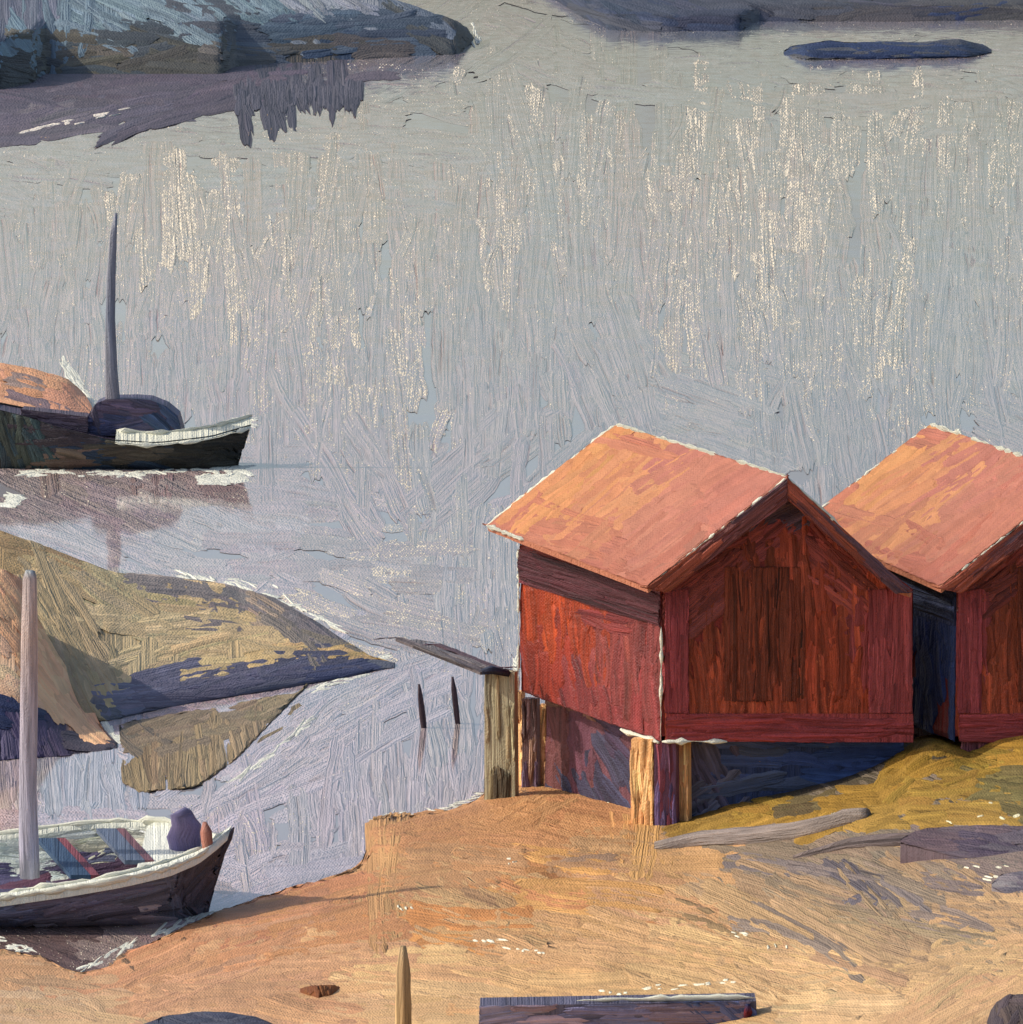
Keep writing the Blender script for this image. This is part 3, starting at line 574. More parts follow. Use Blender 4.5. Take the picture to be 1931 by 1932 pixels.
# ================================================================== SHEDS
ZF = 1.9
RED = lin((140, 55, 48)) / 1.0
def make_shed(dx, label, full, rx=0):
    A = pz(1250 + dx, 1397, ZF); B = pz(1722 + dx, 1399, ZF); Cc = pz(985 + dx, 1303, ZF); D = B + (Cc - A)
    Yg = A[1]; Yb = Cc[1]; B[1] = Yg; D[1] = Yb
    he = py(1250 + dx, 1112, Yg)[2]; hp = py(1485 + dx, 935, Yg)[2]
    root = thing('boathouse', (A[0], A[1], ZF), label, 'boathouse', 'red boathouses on the shore')
    up = np.array([0, 0, 1.0]); v = (Cc - A); vn = v / np.linalg.norm(v)
    nl = np.cross(v, up); nl /= np.linalg.norm(nl)
    if nl[0] > 0: nl = -nl
    Aw = A.copy(); Bw = B.copy()
    hz = lambda p, z: np.array([p[0], p[1], z])
    mid = (A + B) / 2; midb = (Cc + D) / 2
    # side wall (lit)
    m = MB(); quad = [A, Cc, hz(Cc, he + .1), hz(A, he + .1)]
    slab(m, quad, -nl * 0.08, RED)
    pl = proj(np.array(quad))
    if full:
        ss = [(1010, 1150, (168, 62, 26), 88, .1), (1060, 1200, (174, 68, 30), 88, .14), (1110, 1200, (162, 62, 34), 88, .1), (1150, 1220, (144, 66, 58), 89, .08), (1220, 1250, (140, 66, 62), 90, .05), (1180, 1300, (142, 66, 62), 90, .05), (1010, 1270, (150, 52, 32), 85, .05), (1060, 1280, (152, 54, 36), 85, .05), (1020, 1310, (146, 62, 58), 75, 0), (1100, 1330, (144, 60, 58), 82, 0), (1180, 1350, (146, 62, 60), 86, 0), (1000, 1060, (150, 60, 50), 15, 0), (1200, 1130, (140, 56, 52), 15, 0)]
        paint(m, plane_surf(A, nl), bbox(pl), 150, ss, (16, 30), (60, 170), 1.22, clamp_poly(pl), 16, 16, .16, .3, 2.6, 1.3, inside=in_poly(pl), ajit=.05, jit=.16)
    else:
        ss = [(1280 + dx, 1300, (32, 44, 78), 88), (1100 + dx, 1200, (30, 40, 72), 88)]  # navy paints the shade thrown by the first shed
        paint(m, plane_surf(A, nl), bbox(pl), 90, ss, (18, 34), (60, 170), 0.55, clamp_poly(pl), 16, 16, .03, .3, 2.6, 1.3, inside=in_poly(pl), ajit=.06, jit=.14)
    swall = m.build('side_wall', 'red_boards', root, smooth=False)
    if not full: swall['label'] = 'side wall painted navy for the shade of the neighbouring boathouse'
    # other walls
    m = MB(); nr = np.array([0.08, 0, 0])
    slab(m, [B, D, hz(D, he), hz(B, he)], -nr, RED); m.build('side_wall', 'red_boards', root, smooth=False)
    m = MB(); slab(m, [Cc, D, hz(D, he), hz(midb, hp), hz(Cc, he)], np.array([0, -.08, 0]), RED); m.build('gable_wall', 'red_boards', root, smooth=False)
    # gable facing the viewer
    m = MB(); g5 = [A, B, hz(B, he), hz(mid, hp), hz(A, he)]
    slab(m, g5, np.array([0, .08, 0]), RED)
    pl = proj(np.array(g5)); KG = 0.30
    gs_ = [(1280, 1250, (94, 40, 40), 90), (1330, 1250, (86, 38, 24), 90), (1400, 1150, (78, 34, 20), 89), (1470, 1200, (88, 38, 22), 90), (1540, 1200, (98, 40, 24), 89), (1600, 1150, (104, 44, 28), 86), (1600, 1280, (100, 40, 24), 90), (1420, 1050, (74, 32, 22), 86), (1530, 1050, (96, 42, 28), 84), (1345, 1100, (80, 38, 34), -38), (1420, 1020, (82, 38, 36), -38), (1600, 1080, (92, 42, 36), 42), (1540, 1000, (84, 40, 36), 42), (1485, 965, (52, 40, 50), -30), (1350, 1330, (98, 42, 26), 88), (1500, 1320, (102, 42, 26), 88), (1650, 1200, (96, 40, 38), 90), (1690, 1250, (92, 38, 40), 90)]
    gs_ = [(s[0] + dx, *s[1:]) for s in gs_]
    paint(m, plane_surf(A, (0, -1, 0)), bbox(pl), 260, gs_, (16, 32), (50, 170), KG, clamp_poly(pl), 14, 16, .3, .3, 2.8, 1.5, inside=in_poly(pl), ajit=.06, jit=.24)
    m.build('gable_wall', 'red_boards', root, smooth=False)
    fr = np.array([0, -1.0, 0])
    def board(name, quad_px, col, lift, K=KG, ang=0, mat='red_boards', n=14, parent=root, th=.03, w=(14, 24), jit=.18):
        Yp = Yg - lift
        q3 = PY(np.array(quad_px, float) + np.array([dx, 0]), Yp)
        m = MB(); slab(m, q3, np.array([0, th, 0]), lin(col) / K)
        L_ = np.ptp(np.array(quad_px), axis=0).max()
        pq = np.array(quad_px, float) + np.array([dx, 0])
        paint(m, plane_surf(q3[0], fr), bbox(pq), n, [(pq[0][0], pq[0][1], col, ang)], w, (L_ * .4, L_ * .8), K, clamp_poly(pq, 2.5), 1, 1, .04, .3, 1.8, 1.1, inside=in_poly(pq), ajit=.02, jit=jit, curve=.03)
        return m.build(name, mat, parent, smooth=False)
    board('sill_board', [(1258, 1346), (1724, 1346), (1724, 1400), (1258, 1398)], (96, 38, 38), .05)
    board('corner_board', [(1640, 1112), (1722, 1112), (1722, 1344), (1640, 1344)], (96, 40, 40), .045, ang=90, n=18)
    board('corner_board', [(1256, 1118), (1300, 1110), (1300, 1344), (1256, 1344)], (92, 38, 40), .05, ang=90)
    dr = board('door', [(1368, 1070), (1520, 1070), (1520, 1322), (1368, 1322)], (72, 32, 20), .03, ang=90, n=60, th=.02, w=(8, 17), jit=.34)
    # roof: two sloping slabs with a front verge
    Yv = Yg - 0.45
    R0 = py(1487 + dx, 900, Yv); E0 = py(1221 + dx, 1107, Yv); E1 = py(1722 + dx, 1116, Yv)
    R1 = py(1165 + dx + rx, 801, Yb + .35); E2 = py(918 + dx + rx, 991, Yb + .35); E3 = R1 + (E1 - R0)
    m = MB(); colr = lin((205, 134, 104)) / 1.15
    slab(m, [E0, R0, R1, E2], np.array([0.03, 0, -0.10]), colr)
    slab(m, [R0, E1, E3, R1], np.array([-0.03, 0, -0.10]), colr)
    nr_ = np.cross(R0 - E0, R1 - R0)
    pl = proj(np.array([E0, R0, R1, E2]))
    rss = [(960, 980, (208, 130, 100), -38), (1050, 930, (222, 152, 98), -38), (1100, 860, (226, 156, 98), -38), (1130, 830, (226, 152, 96), -42), (1180, 880, (216, 142, 100), -36), (1230, 860, (222, 152, 104), -36), (1170, 950, (220, 150, 104), -36), (1200, 830, (206, 130, 102), 15), (1300, 870, (200, 126, 106), -34), (1350, 900, (204, 130, 106), -34), (1430, 900, (202, 126, 104), -36), (1250, 980, (206, 134, 108), -36), (1300, 1000, (202, 128, 104), -38), (1100, 1010, (204, 134, 100), -38), (1050, 1010, (206, 130, 100), 14), (1150, 1060, (200, 124, 100), 18), (1220, 1070, (198, 120, 96), -38), (1000, 1000, (204, 132, 104), 18)]
    rss = [(s[0] + dx, *s[1:]) for s in rss]
    paint(m, plane_surf(R0, nr_), bbox(pl), 200, rss, (18, 34), (70, 230), 1.36, clamp_poly(pl), 18, 14, .06, .3, 2.4, 1.1, inside=in_poly(pl), ajit=.06, jit=.05, tint=.03)
    roof = m.build('roof', 'roof_felt', root, smooth=False)
    # verge boards
    Yw = Yg - .47
    for qd, a in (([(1222, 1109), (1487, 902), (1487, 945), (1262, 1118)], -38), ([(1487, 902), (1722, 1116), (1690, 1120), (1487, 942)], 42)):
        q3 = PY(np.array(qd, float) + np.array([dx, 0]), Yw); m = MB(); c_ = (78, 40, 34)
        slab(m, q3, np.array([0, .05, 0]), lin(c_) / KG); pq = np.array(qd, float) + np.array([dx, 0])
        paint(m, plane_surf(q3[0], fr), bbox(pq), 22, [(pq[0][0], pq[0][1], (92, 46, 34), a), (pq[1][0], pq[1][1], (62, 44, 48), a), (pq[2][0], pq[2][1] + 30, (70, 38, 36), a)], (10, 18), (80, 180), KG, clamp_poly(pq, 2), 30, 30, .04, .3, 1.8, 1.1, inside=in_poly(pq), ajit=.03, jit=.18, curve=.03)
        m.build('verge_board', 'timber', root, smooth=False)
    # board high on the side wall, the eave shadow painted into its colour
    off = nl * 0.05
    fq = [A + off + up * (he - ZF - .02), Cc + off + up * (he - ZF - .02), Cc + off + up * (he - ZF - .62), A + off + up * (he - ZF - .62)]
    m = MB(); cf = (84, 38, 44) if full else (30, 36, 58)  # eave shadow tone; on the second shed, the wall's navy shade
    slab(m, fq, -nl * .045, lin(cf) / .5); pq = proj(np.array(fq))
    paint(m, plane_surf(fq[0], nl), bbox(pq), 26, [(pq[0][0], pq[0][1], cf, 17)], (14, 24), (90, 200), 1.15 if full else .8, clamp_poly(pq, 2), 1, 1, .03, .3, 1.8, 1.1, inside=in_poly(pq), ajit=.03, jit=.18, curve=.04)
    m.build('eave_shadow_board', 'red_boards', root, smooth=False)
    # pale worn edges
    for (a_, b_, r_, g_) in [(R1, R0, .045, .28), (R1, E2, .03, .42), (E2, E2 + (E0 - E2) * .25, .035, .3), (R0, R0 + (E1 - R0) * .45, .035, .45), (R0, R0 + (E0 - R0) * .9, .022, .5)]:
        m = MB(); dabs(m, [a_, b_], r_, gap=g_); m.build('edging', 'pale_trim', roof)
    # recessed panels, the dark shade under the floor put into their colour
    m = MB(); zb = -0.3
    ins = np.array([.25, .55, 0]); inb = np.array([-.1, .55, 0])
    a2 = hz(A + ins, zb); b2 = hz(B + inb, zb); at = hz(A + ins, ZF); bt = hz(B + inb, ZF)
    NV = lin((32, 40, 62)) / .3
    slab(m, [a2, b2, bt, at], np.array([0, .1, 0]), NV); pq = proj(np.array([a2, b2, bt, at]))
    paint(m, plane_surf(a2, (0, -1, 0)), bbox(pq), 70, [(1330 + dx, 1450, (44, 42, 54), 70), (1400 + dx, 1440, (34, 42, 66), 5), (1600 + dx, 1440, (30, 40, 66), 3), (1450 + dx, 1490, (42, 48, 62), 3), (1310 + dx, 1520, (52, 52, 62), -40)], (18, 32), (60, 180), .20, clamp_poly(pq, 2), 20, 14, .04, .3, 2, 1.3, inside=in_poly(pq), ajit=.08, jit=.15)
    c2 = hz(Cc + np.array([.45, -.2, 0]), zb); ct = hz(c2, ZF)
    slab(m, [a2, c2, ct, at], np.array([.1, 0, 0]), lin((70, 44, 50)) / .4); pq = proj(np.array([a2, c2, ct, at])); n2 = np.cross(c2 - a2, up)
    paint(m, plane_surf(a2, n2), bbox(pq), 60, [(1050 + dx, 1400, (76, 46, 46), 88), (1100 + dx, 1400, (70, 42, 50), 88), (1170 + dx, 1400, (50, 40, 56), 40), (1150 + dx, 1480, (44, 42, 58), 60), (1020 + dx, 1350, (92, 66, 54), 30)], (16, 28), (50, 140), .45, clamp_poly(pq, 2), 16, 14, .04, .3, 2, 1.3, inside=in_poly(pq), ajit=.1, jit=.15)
    m.build('underfloor_shade', 'timber', root, smooth=False)
    # floor
    m = MB(); slab(m, [A, B, D, Cc], np.array([0, 0, .08]), RED * .6); m.build('floor', 'red_boards', root, smooth=False)
    return root, dict(A=A, B=B, C=Cc, D=D, Yg=Yg, he=he, nl=nl, up=up, vn=vn, wall=swall)

shed, S1 = make_shed(0, 'red boathouse on stilts at the water edge with salmon roof, seen whole', True)
Yg = S1['Yg']
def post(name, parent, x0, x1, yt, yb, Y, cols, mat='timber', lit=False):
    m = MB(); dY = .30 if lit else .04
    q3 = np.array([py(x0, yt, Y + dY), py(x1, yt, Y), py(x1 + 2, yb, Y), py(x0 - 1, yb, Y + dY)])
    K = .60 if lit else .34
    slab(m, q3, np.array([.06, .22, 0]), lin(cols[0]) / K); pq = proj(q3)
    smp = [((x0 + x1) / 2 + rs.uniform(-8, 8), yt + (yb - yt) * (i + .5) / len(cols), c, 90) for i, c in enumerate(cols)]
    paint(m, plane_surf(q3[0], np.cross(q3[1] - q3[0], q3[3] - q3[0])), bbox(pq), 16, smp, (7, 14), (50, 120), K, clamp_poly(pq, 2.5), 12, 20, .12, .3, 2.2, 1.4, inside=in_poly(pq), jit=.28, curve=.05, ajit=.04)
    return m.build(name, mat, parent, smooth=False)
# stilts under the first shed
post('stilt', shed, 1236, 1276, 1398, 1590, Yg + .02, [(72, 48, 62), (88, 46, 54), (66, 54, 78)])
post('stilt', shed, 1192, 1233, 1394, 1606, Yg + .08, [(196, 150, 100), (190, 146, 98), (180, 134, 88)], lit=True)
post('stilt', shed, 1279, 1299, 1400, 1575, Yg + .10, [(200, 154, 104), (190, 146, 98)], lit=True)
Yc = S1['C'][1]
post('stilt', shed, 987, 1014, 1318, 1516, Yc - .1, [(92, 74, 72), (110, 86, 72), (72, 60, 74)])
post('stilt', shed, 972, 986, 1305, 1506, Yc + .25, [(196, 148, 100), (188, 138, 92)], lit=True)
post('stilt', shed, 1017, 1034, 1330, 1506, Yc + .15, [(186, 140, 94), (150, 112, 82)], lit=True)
A = S1['A']; C_ = S1['C']
for (a_, b_, r_, g_) in [(A + [-.02, -.06, 0], A + [-.02, -.06, S1['he'] - ZF - .62], .028, .42), (A + [-.05, -.08, -.02], A + (C_ - A) * .25 + [-.08, -.05, -.02], .045, .25), (A + [0, -.09, 0], A + [1.1, -.09, 0], .03, .4), (C_ + [-.05, -.02, 0], C_ + [-.05, -.02, S1['he'] - ZF], .022, .45)]:
    m = MB(); dabs(m, [a_, b_], r_, gap=g_); m.build('edging', 'pale_trim', S1['wall'])

shed2, S2 = make_shed(553, 'red boathouse with shade painted navy on its side wall at right, cut off by the picture edge', False, 40)
post('stilt', shed2, 1815, 1868, 1400, 1452, S2['Yg'] + .05, [(96, 56, 58), (84, 48, 54)])

# ================================================================== LANDING: pile, gangplank, reflection uprights
Yp = pz(945, 1512, .12)[1]
o = post('mooring_pile', None, 914, 972, 1268, 1516, Yp, [(132, 124, 100), (136, 126, 98), (128, 116, 90), (104, 92, 68), (66, 58, 44)], lit=True)
tag(o, 'thick grey olive wooden pile standing at the left end of the whole boathouse', 'pile')

gpk = MB()
p0 = py(934, 1266, Yp - .1); p1 = py(772, 1203, Yp + 5.0)
d = p1 - p0; sd = np.cross(d, [0, 0, 1.0]); sd /= np.linalg.norm(sd)
root = thing('gangplank', p0, 'short dark plank gangway reaching out over the water from the grey pile', 'gangplank')
for k, (o_, c_, e0, e1) in enumerate([(-.19, (92, 84, 84), 0, 1), (0.0, (104, 98, 98), 0.02, .95), (.19, (86, 66, 72), .08, .78)]):
    m = MB(); a = p0 + d * e0 + sd * o_; b = p0 + d * e1 + sd * o_
    slab(m, [a - sd * .09, b - sd * .08, b + sd * .08, a + sd * .09], np.array([0, 0, -.05]), lin(c_) / .8)
    pq = proj(np.array([a - sd * .09, b - sd * .08, b + sd * .08, a + sd * .09]))
    paint(m, plane_surf(a, (0, 0, 1)), bbox(pq), 6, [(0, 0, c_, 22)], (8, 13), (50, 120), .8, clamp_poly(pq, 1.5), 0, 0, .05, .3, 1.5, 1, inside=in_poly(pq), jit=.25, curve=.03, ajit=.03)
    m.build('plank', 'timber', root, smooth=False)
m = MB(); tube(m, [p0 + sd * .35 + [-.1, 0, -.06], p0 + sd * .0 + [-.05, -.05, .03], p0 - sd * .3 + [.05, 0, .0]], [.06, .08, .05], lin((50, 56, 76)), seg=8, rough=.15); m.build('end_beam', 'timber', root)
for (xa, ya, xb, yb, lb) in [(790, 1290, 799, 1374, 'thin dark upright standing for a reflection in the water, nearer the olive islet'), (853, 1276, 863, 1366, 'thin dark upright standing for a reflection in the water, nearer the grey pile')]:  # solid uprights modelled in place of two dark reflections
    m = MB(); b0 = pz(xb, yb, 0.0); t0 = py(xa, ya, b0[1]); b0 = b0 + (b0 - t0) * .3
    tube(m, np.linspace(b0, t0, 6), np.array([.05, .05, .06, .055, .05, .02]), lin((84, 68, 74)), seg=8, jit=.2)
    o = m.build('reflection_stake', 'timber'); tag(o, lb, 'stake', 'reflection uprights in the water by the landing')

# ================================================================== BOATS
def hull_mesh(st, rake=0.4):
    """st: stations (centre xy, half beam, near sheer z, far sheer z, side vector)"""
    prof = [(-1, 1.0), (-.97, .6), (-.86, .25), (-.6, -.05), (0, -.25), (.6, -.05), (.86, .25), (.97, .6), (1, 1.0)]
    V = []; x0 = st[0][0][0]; xl = st[-1][0][0] - x0
    for (c, b, zn, zf, sv) in st:
        rk = rake * max(0, ((c[0] - x0) / xl - .72) / .28) ** 1.5
        for (u, hgt) in prof:
            z = zn * (1 - u) / 2 + zf * (1 + u) / 2 if abs(u) > .9 else min(zn, zf)
            V.append((c[0] - rk * (1 - max(hgt, 0)) + sv[0] * b * u, c[1] + sv[1] * b * u, hgt * (zn if u < 0 else zf) if hgt > 0 else hgt))
    k = len(prof); n = len(st)
    fs = [(i * k + j, i * k + j + 1, (i + 1) * k + j + 1, (i + 1) * k + j) for i in range(n - 1) for j in range(k - 1)]
    return np.array(V), fs, k, n

# --- dark boat
Yd = pz(240, 889, 0)[1]
near = [(-4, 770), (60, 786), (120, 806), (210, 828), (300, 834), (400, 822), (474, 800)]
xs = np.linspace(-4, 474, 22); st = []
for i, x in enumerate(xs):
    s = i / 21.0
    b = 1.15 * (0.62 + .38 * math.sin(math.pi * min(1, s * 1.1 + .05))) if s < .55 else 1.15 * max(.03, 1 - ((s - .55) / .45) ** 2.4)
    Yn = Yd + 1.1 - b; zs = py(x, interp(near, x), Yn)[2]
    st.append(((py(x, 880, Yd + 1.1)[0], Yd + 1.1), b, zs, zs, (0, 1)))
V, fs, k, n = hull_mesh(st)
boat = thing('fishing_boat', (st[10][0][0], Yd + 1.1, 0), 'dark hulled fishing boat with one navy mast moored beside the orange islet', 'boat')
m = MB(); m.poly(V, fs, lin((44, 46, 46)) / .7)
m.poly(V[[0 * k + j for j in range(k)]], [tuple(range(k))], lin((40, 46, 44)) / .7)
ds = [(15, 820, (52, 58, 52), 75), (60, 850, (46, 60, 62), 65), (40, 880, (40, 54, 58), 80), (120, 820, (50, 44, 48), 6), (120, 860, (84, 72, 62), 4), (180, 880, (32, 44, 58), 2), (250, 850, (64, 58, 50), 2), (300, 870, (40, 46, 52), 2), (350, 845, (36, 34, 30), -3), (400, 860, (46, 44, 38), -4), (450, 835, (28, 28, 24), -8, .3), (460, 860, (34, 32, 28), 4, .3), (300, 882, (28, 42, 56), 0)]
paint(m, mesh_surf(V, fs), (0, 775, 470, 888), 110, ds, (10, 20), (40, 140), .62, lambda q: np.stack([q[:, 0], np.minimum(np.maximum(q[:, 1], interp(near, q[:, 0]) + 3), 894)], 1), 14, 8, .06, .2, 1.6, 1.0, inside=lambda x, y: y > interp(near, x) + 4, jit=.25)
m.build('hull', 'boat_paint', boat)
m = MB(); dk = []
for i in range(n): dk += [V[i * k + 0] + [0, .02, -.05], V[i * k + k - 1] + [0, -.02, -.05]]
m.poly(np.array(dk), [(2 * i, 2 * i + 1, 2 * i + 3, 2 * i + 2) for i in range(n - 1)], lin((78, 66, 78)) / .8)
m.build('deck', 'boat_paint', boat)
gun_px = [(212, 812), (260, 818), (300, 821), (360, 815), (420, 806), (474, 792)]
m = MB()
gn = np.array([[interp([(v[0], v[2]) for v in []] or [(0, 0)], 0)] * 3]) if False else None
idx = [i for i in range(n) if xs[i] > 205]
near_top = np.array([V[i * k] for i in idx]); low = np.array([V[i * k] * .55 + V[i * k + 1] * .45 for i in idx])
top_ = near_top + [0, .50, .20]; low = near_top + [0, -.06, -.06]
inn = near_top + [0, .9, .12]
VV = np.concatenate([low, top_, inn]); kk = len(idx)
m.poly(VV, [(r * kk + i, r * kk + i + 1, (r + 1) * kk + i + 1, (r + 1) * kk + i) for r in range(2) for i in range(kk - 1)], lin((238, 236, 214)))
dabs(m, top_, .06, gap=.2); dabs(m, low + [0, -.02, -.03], .05, gap=.35)
m.build('gunwale', 'pale_trim', boat)
# cabin: rounded coach roof
def cabin(x0, x1, yt, yb, Y, dep, col, name, samples, K=.6):
    m = MB(); prof = [(x0, yb), (x0 + 4, yb - (yb - yt) * .55), (x0 + 18, yt + 10), (x0 + 38, yt + 1), ((x0 + x1) / 2, yt), (x1 - 62, yt + 2), (x1 - 32, yt + 14), (x1 - 10, yt + 32), (x1, yb)]
    a = PY(prof, Y); b = a + np.array([0, dep, 0]); Vc = np.concatenate([a, b]); kk = len(prof)
    fsx = [tuple(range(kk)), tuple(range(2 * kk - 1, kk - 1, -1))] + [(i, i + 1, kk + i + 1, kk + i) for i in range(kk - 1)]
    for f in fsx: m.poly(Vc[list(f)], [tuple(range(len(f)))], lin(col) / K)
    paint(m, plane_surf(a[0], (0, -1, 0)), bbox(prof), 30, samples, (12, 20), (30, 90), K, clamp_poly(prof, 2), 10, 6, .04, .3, 2, 1.2, inside=in_poly(prof), jit=.2)
    return m.build(name, 'boat_paint', boat)
cabin(162, 345, 752, 822, Yd + .75, 1.2, (70, 66, 84), 'cabin', [(180, 790, (78, 70, 84), 70), (220, 770, (82, 72, 88), 6), (280, 775, (74, 70, 88), 10), (320, 780, (58, 72, 96), 35), (200, 800, (60, 62, 86), -10)])
m = MB(); tube(m, PY([(335, 812), (347, 818), (354, 830)], Yd + .68), [.05, .08, .04], lin((140, 50, 56)), seg=6); m.build('fender', 'boat_paint', boat)
m = MB(); mp = PY([(219, 402), (214, 440), (210, 520), (208, 600), (210, 700), (213, 760), (216, 800)], Yd + .95)
tube(m, mp, np.array([3, 7, 9, 10.5, 13, 15, 15]) * Yd / F, [lin(c) / .45 for c in [(98, 98, 104), (94, 96, 104), (84, 88, 98), (94, 94, 100), (108, 102, 106)]], seg=14, jit=.25, dry=.12); m.build('mast', 'boat_paint', boat)
# low coaming left of the cabin
m = MB(); q3 = PY([(40, 772), (165, 786), (165, 815), (40, 800)], Yd + .5); slab(m, q3, np.array([0, .9, 0]), lin((70, 58, 66)) / .6)
pq = proj(q3); paint(m, plane_surf(q3[0], (0, -1, 0)), bbox(pq), 14, [(100, 790, (78, 66, 74), 7)], (9, 15), (50, 110), .6, clamp_poly(pq, 2), 0, 0, .3, .3, 1.6, 1, inside=in_poly(pq), jit=.2); m.build('coaming', 'boat_paint', boat, smooth=False)

# --- white open boat
Yb_ = pz(200, 1762, 0)[1]
gw = [(-330, 1735), (-150, 1722), (0, 1700), (150, 1678), (250, 1660), (330, 1640), (380, 1617), (412, 1590), (436, 1566)]
fg = [(-330, 1600), (-150, 1590), (0, 1577), (100, 1562), (200, 1555), (300, 1553), (330, 1560), (380, 1575), (412, 1578), (436, 1564)]
BEAM = 1.75
xs = np.concatenate([np.linspace(-330, 300, 20), np.linspace(320, 436, 10)]); st = []
for i, x in enumerate(xs):
    b = BEAM * (1 if x < 120 else max(.03, 1 - ((x - 120) / 316.0) ** 3.0)) * (0.8 + .2 * min(1, (x + 330) / 200))
    Yc_ = Yb_ + BEAM
    zn = py(x, interp(gw, x), Yc_ - b)[2]; zf = py(x, interp(fg, x), Yc_ + b)[2]
    st.append(((py(x, 1650, Yc_)[0], Yc_), b, zn, zf, (0, 1)))
V, fs, k, n = hull_mesh(st)
wb = thing('rowing_boat', (st[10][0][0], Yb_ + BEAM, 0), 'open white boat with grey mast and dark outer hull at the lower left', 'boat')
m = MB(); m.poly(V, fs, lin((66, 66, 82)) / .6); m.poly(V[[j for j in range(k)]], [tuple(range(k))], lin((60, 60, 76)) / .6)
wsamp = [(30, 1735, (66, 70, 88), -4), (120, 1710, (72, 68, 80), -8), (200, 1700, (70, 66, 78), -8), (280, 1685, (66, 66, 76), -10), (330, 1680, (62, 66, 76), 75), (370, 1680, (54, 52, 62), -60), (400, 1630, (48, 46, 54), -52), (420, 1595, (46, 44, 50), -52), (370, 1720, (62, 60, 68), -10), (300, 1720, (110, 102, 104), 0), (200, 1740, (80, 76, 86), -3), (60, 1765, (52, 54, 70), 0)]
paint(m, mesh_surf(V, fs), (-40, 1590, 436, 1764), 120, wsamp, (12, 24), (40, 140), .42, lambda q: np.stack([np.minimum(q[:, 0], 434), np.minimum(np.maximum(q[:, 1], interp(gw, q[:, 0]) + 3), 1766)], 1), 14, 10, .04, .2, 1.8, 1.1, inside=lambda x, y: y > interp(gw, x) + 6, jit=.2)
m.build('hull', 'boat_paint', wb)
# inner skin
Vi = V.reshape(n, k, 3).copy(); cen = Vi.mean(1, keepdims=True)
Vi = cen + (Vi - cen) * np.array([1, .93, 1]); Vi[:, :, 2] = np.maximum(Vi[:, :, 2], .12) + np.array([0] + [.05] * (k - 2) + [0])[None, :]
Vi[:, 0, 2] -= .02; Vi[:, -1, 2] -= .02
m = MB(); Vf = Vi.reshape(-1, 3); m.poly(Vf, fs, lin((205, 208, 198)) / 1.0)
isamp = [(30, 1600, (200, 206, 196), 0), (100, 1580, (206, 210, 200), -6), (60, 1640, (196, 204, 200), 2), (160, 1610, (212, 208, 186), -10), (240, 1580, (204, 204, 192), 0), (300, 1590, (236, 234, 214), 10), (200, 1570, (214, 214, 196), 0), (20, 1665, (88, 84, 112), -6), (100, 1655, (84, 76, 104), -8), (180, 1648, (80, 60, 84), -8), (260, 1635, (74, 52, 72), -10), (40, 1680, (104, 70, 88), -6), (310, 1630, (60, 44, 56), -12), (220, 1615, (100, 104, 130), -14)]  # purple samples along the near side paint the floor's shade
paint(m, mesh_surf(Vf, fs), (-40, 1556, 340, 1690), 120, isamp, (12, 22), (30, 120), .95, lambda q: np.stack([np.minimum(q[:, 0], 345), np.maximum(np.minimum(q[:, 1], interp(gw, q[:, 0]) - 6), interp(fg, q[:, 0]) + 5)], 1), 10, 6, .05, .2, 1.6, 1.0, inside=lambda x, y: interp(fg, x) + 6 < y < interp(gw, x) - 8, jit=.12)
m.build('interior', 'boat_paint', wb)
# gunwale caps
m = MB(); nt_ = np.array([V[i * k] for i in range(n)]); ft_ = np.array([V[i * k + k - 1] for i in range(n)])
wd = np.interp(xs, [-330, 250, 330, 400, 436], [.20, .26, .5, .35, .06])
ws_ = np.clip((ft_ - nt_)[:, 1] * .45, .0, None); wd = np.minimum(wd, ws_ + .02)
strip = np.concatenate([nt_ + [0, -.05, -.10], nt_ + [0, -.06, .05], nt_ + np.stack([0 * wd, wd * 1.0, 0 * wd + .06], 1), nt_ + np.stack([0 * wd, wd, 0 * wd - .06], 1)])
m.poly(strip, [(r * n + i, r * n + i + 1, (r + 1) * n + i + 1, (r + 1) * n + i) for r in range(3) for i in range(n - 1)], lin((238, 238, 222)))
dabs(m, nt_[:-1] + np.stack([0 * wd, wd, 0 * wd + .06], 1)[:-1], .04, gap=.3); dabs(m, nt_[:-3] + [0, -.05, .04], .04, gap=.2)
m.build('gunwale', 'pale_trim', wb)
m = MB()
strip = np.concatenate([ft_ + [0, .05, -.08], ft_ + [0, .05, .05], ft_ + [0, -.12, .05], ft_ + [0, -.13, -.10]])
m.poly(strip, [(r * n + i, r * n + i + 1, (r + 1) * n + i + 1, (r + 1) * n + i) for r in range(3) for i in range(n - 1)], lin((232, 232, 214)))
dabs(m, ft_[:-4] + [0, -.05, .06], .05, gap=.2)
m.build('gunwale', 'pale_trim', wb)
# foredeck
m = MB(); ii = [i for i in range(n) if xs[i] > 262]
fd = []
for i in ii: fd += [V[i * k] + [0, .05, .02], V[i * k + k - 1] + [0, -.05, .0]]
m.poly(np.array(fd), [(2 * i, 2 * i + 1, 2 * i + 3, 2 * i + 2) for i in range(len(ii) - 1)], lin((240, 240, 224))); m.build('foredeck', 'pale_trim', wb)
# stem post
m = MB(); sp_ = PY([(375, 1742), (384, 1690), (396, 1645), (414, 1608), (432, 1578), (441, 1560)], Yb_ + BEAM - .1)
tube(m, sp_, np.array([.07, .09, .10, .09, .06, .015]), lin((52, 50, 58)) / .6, seg=8, jit=.2); m.build('stem', 'boat_paint', wb)
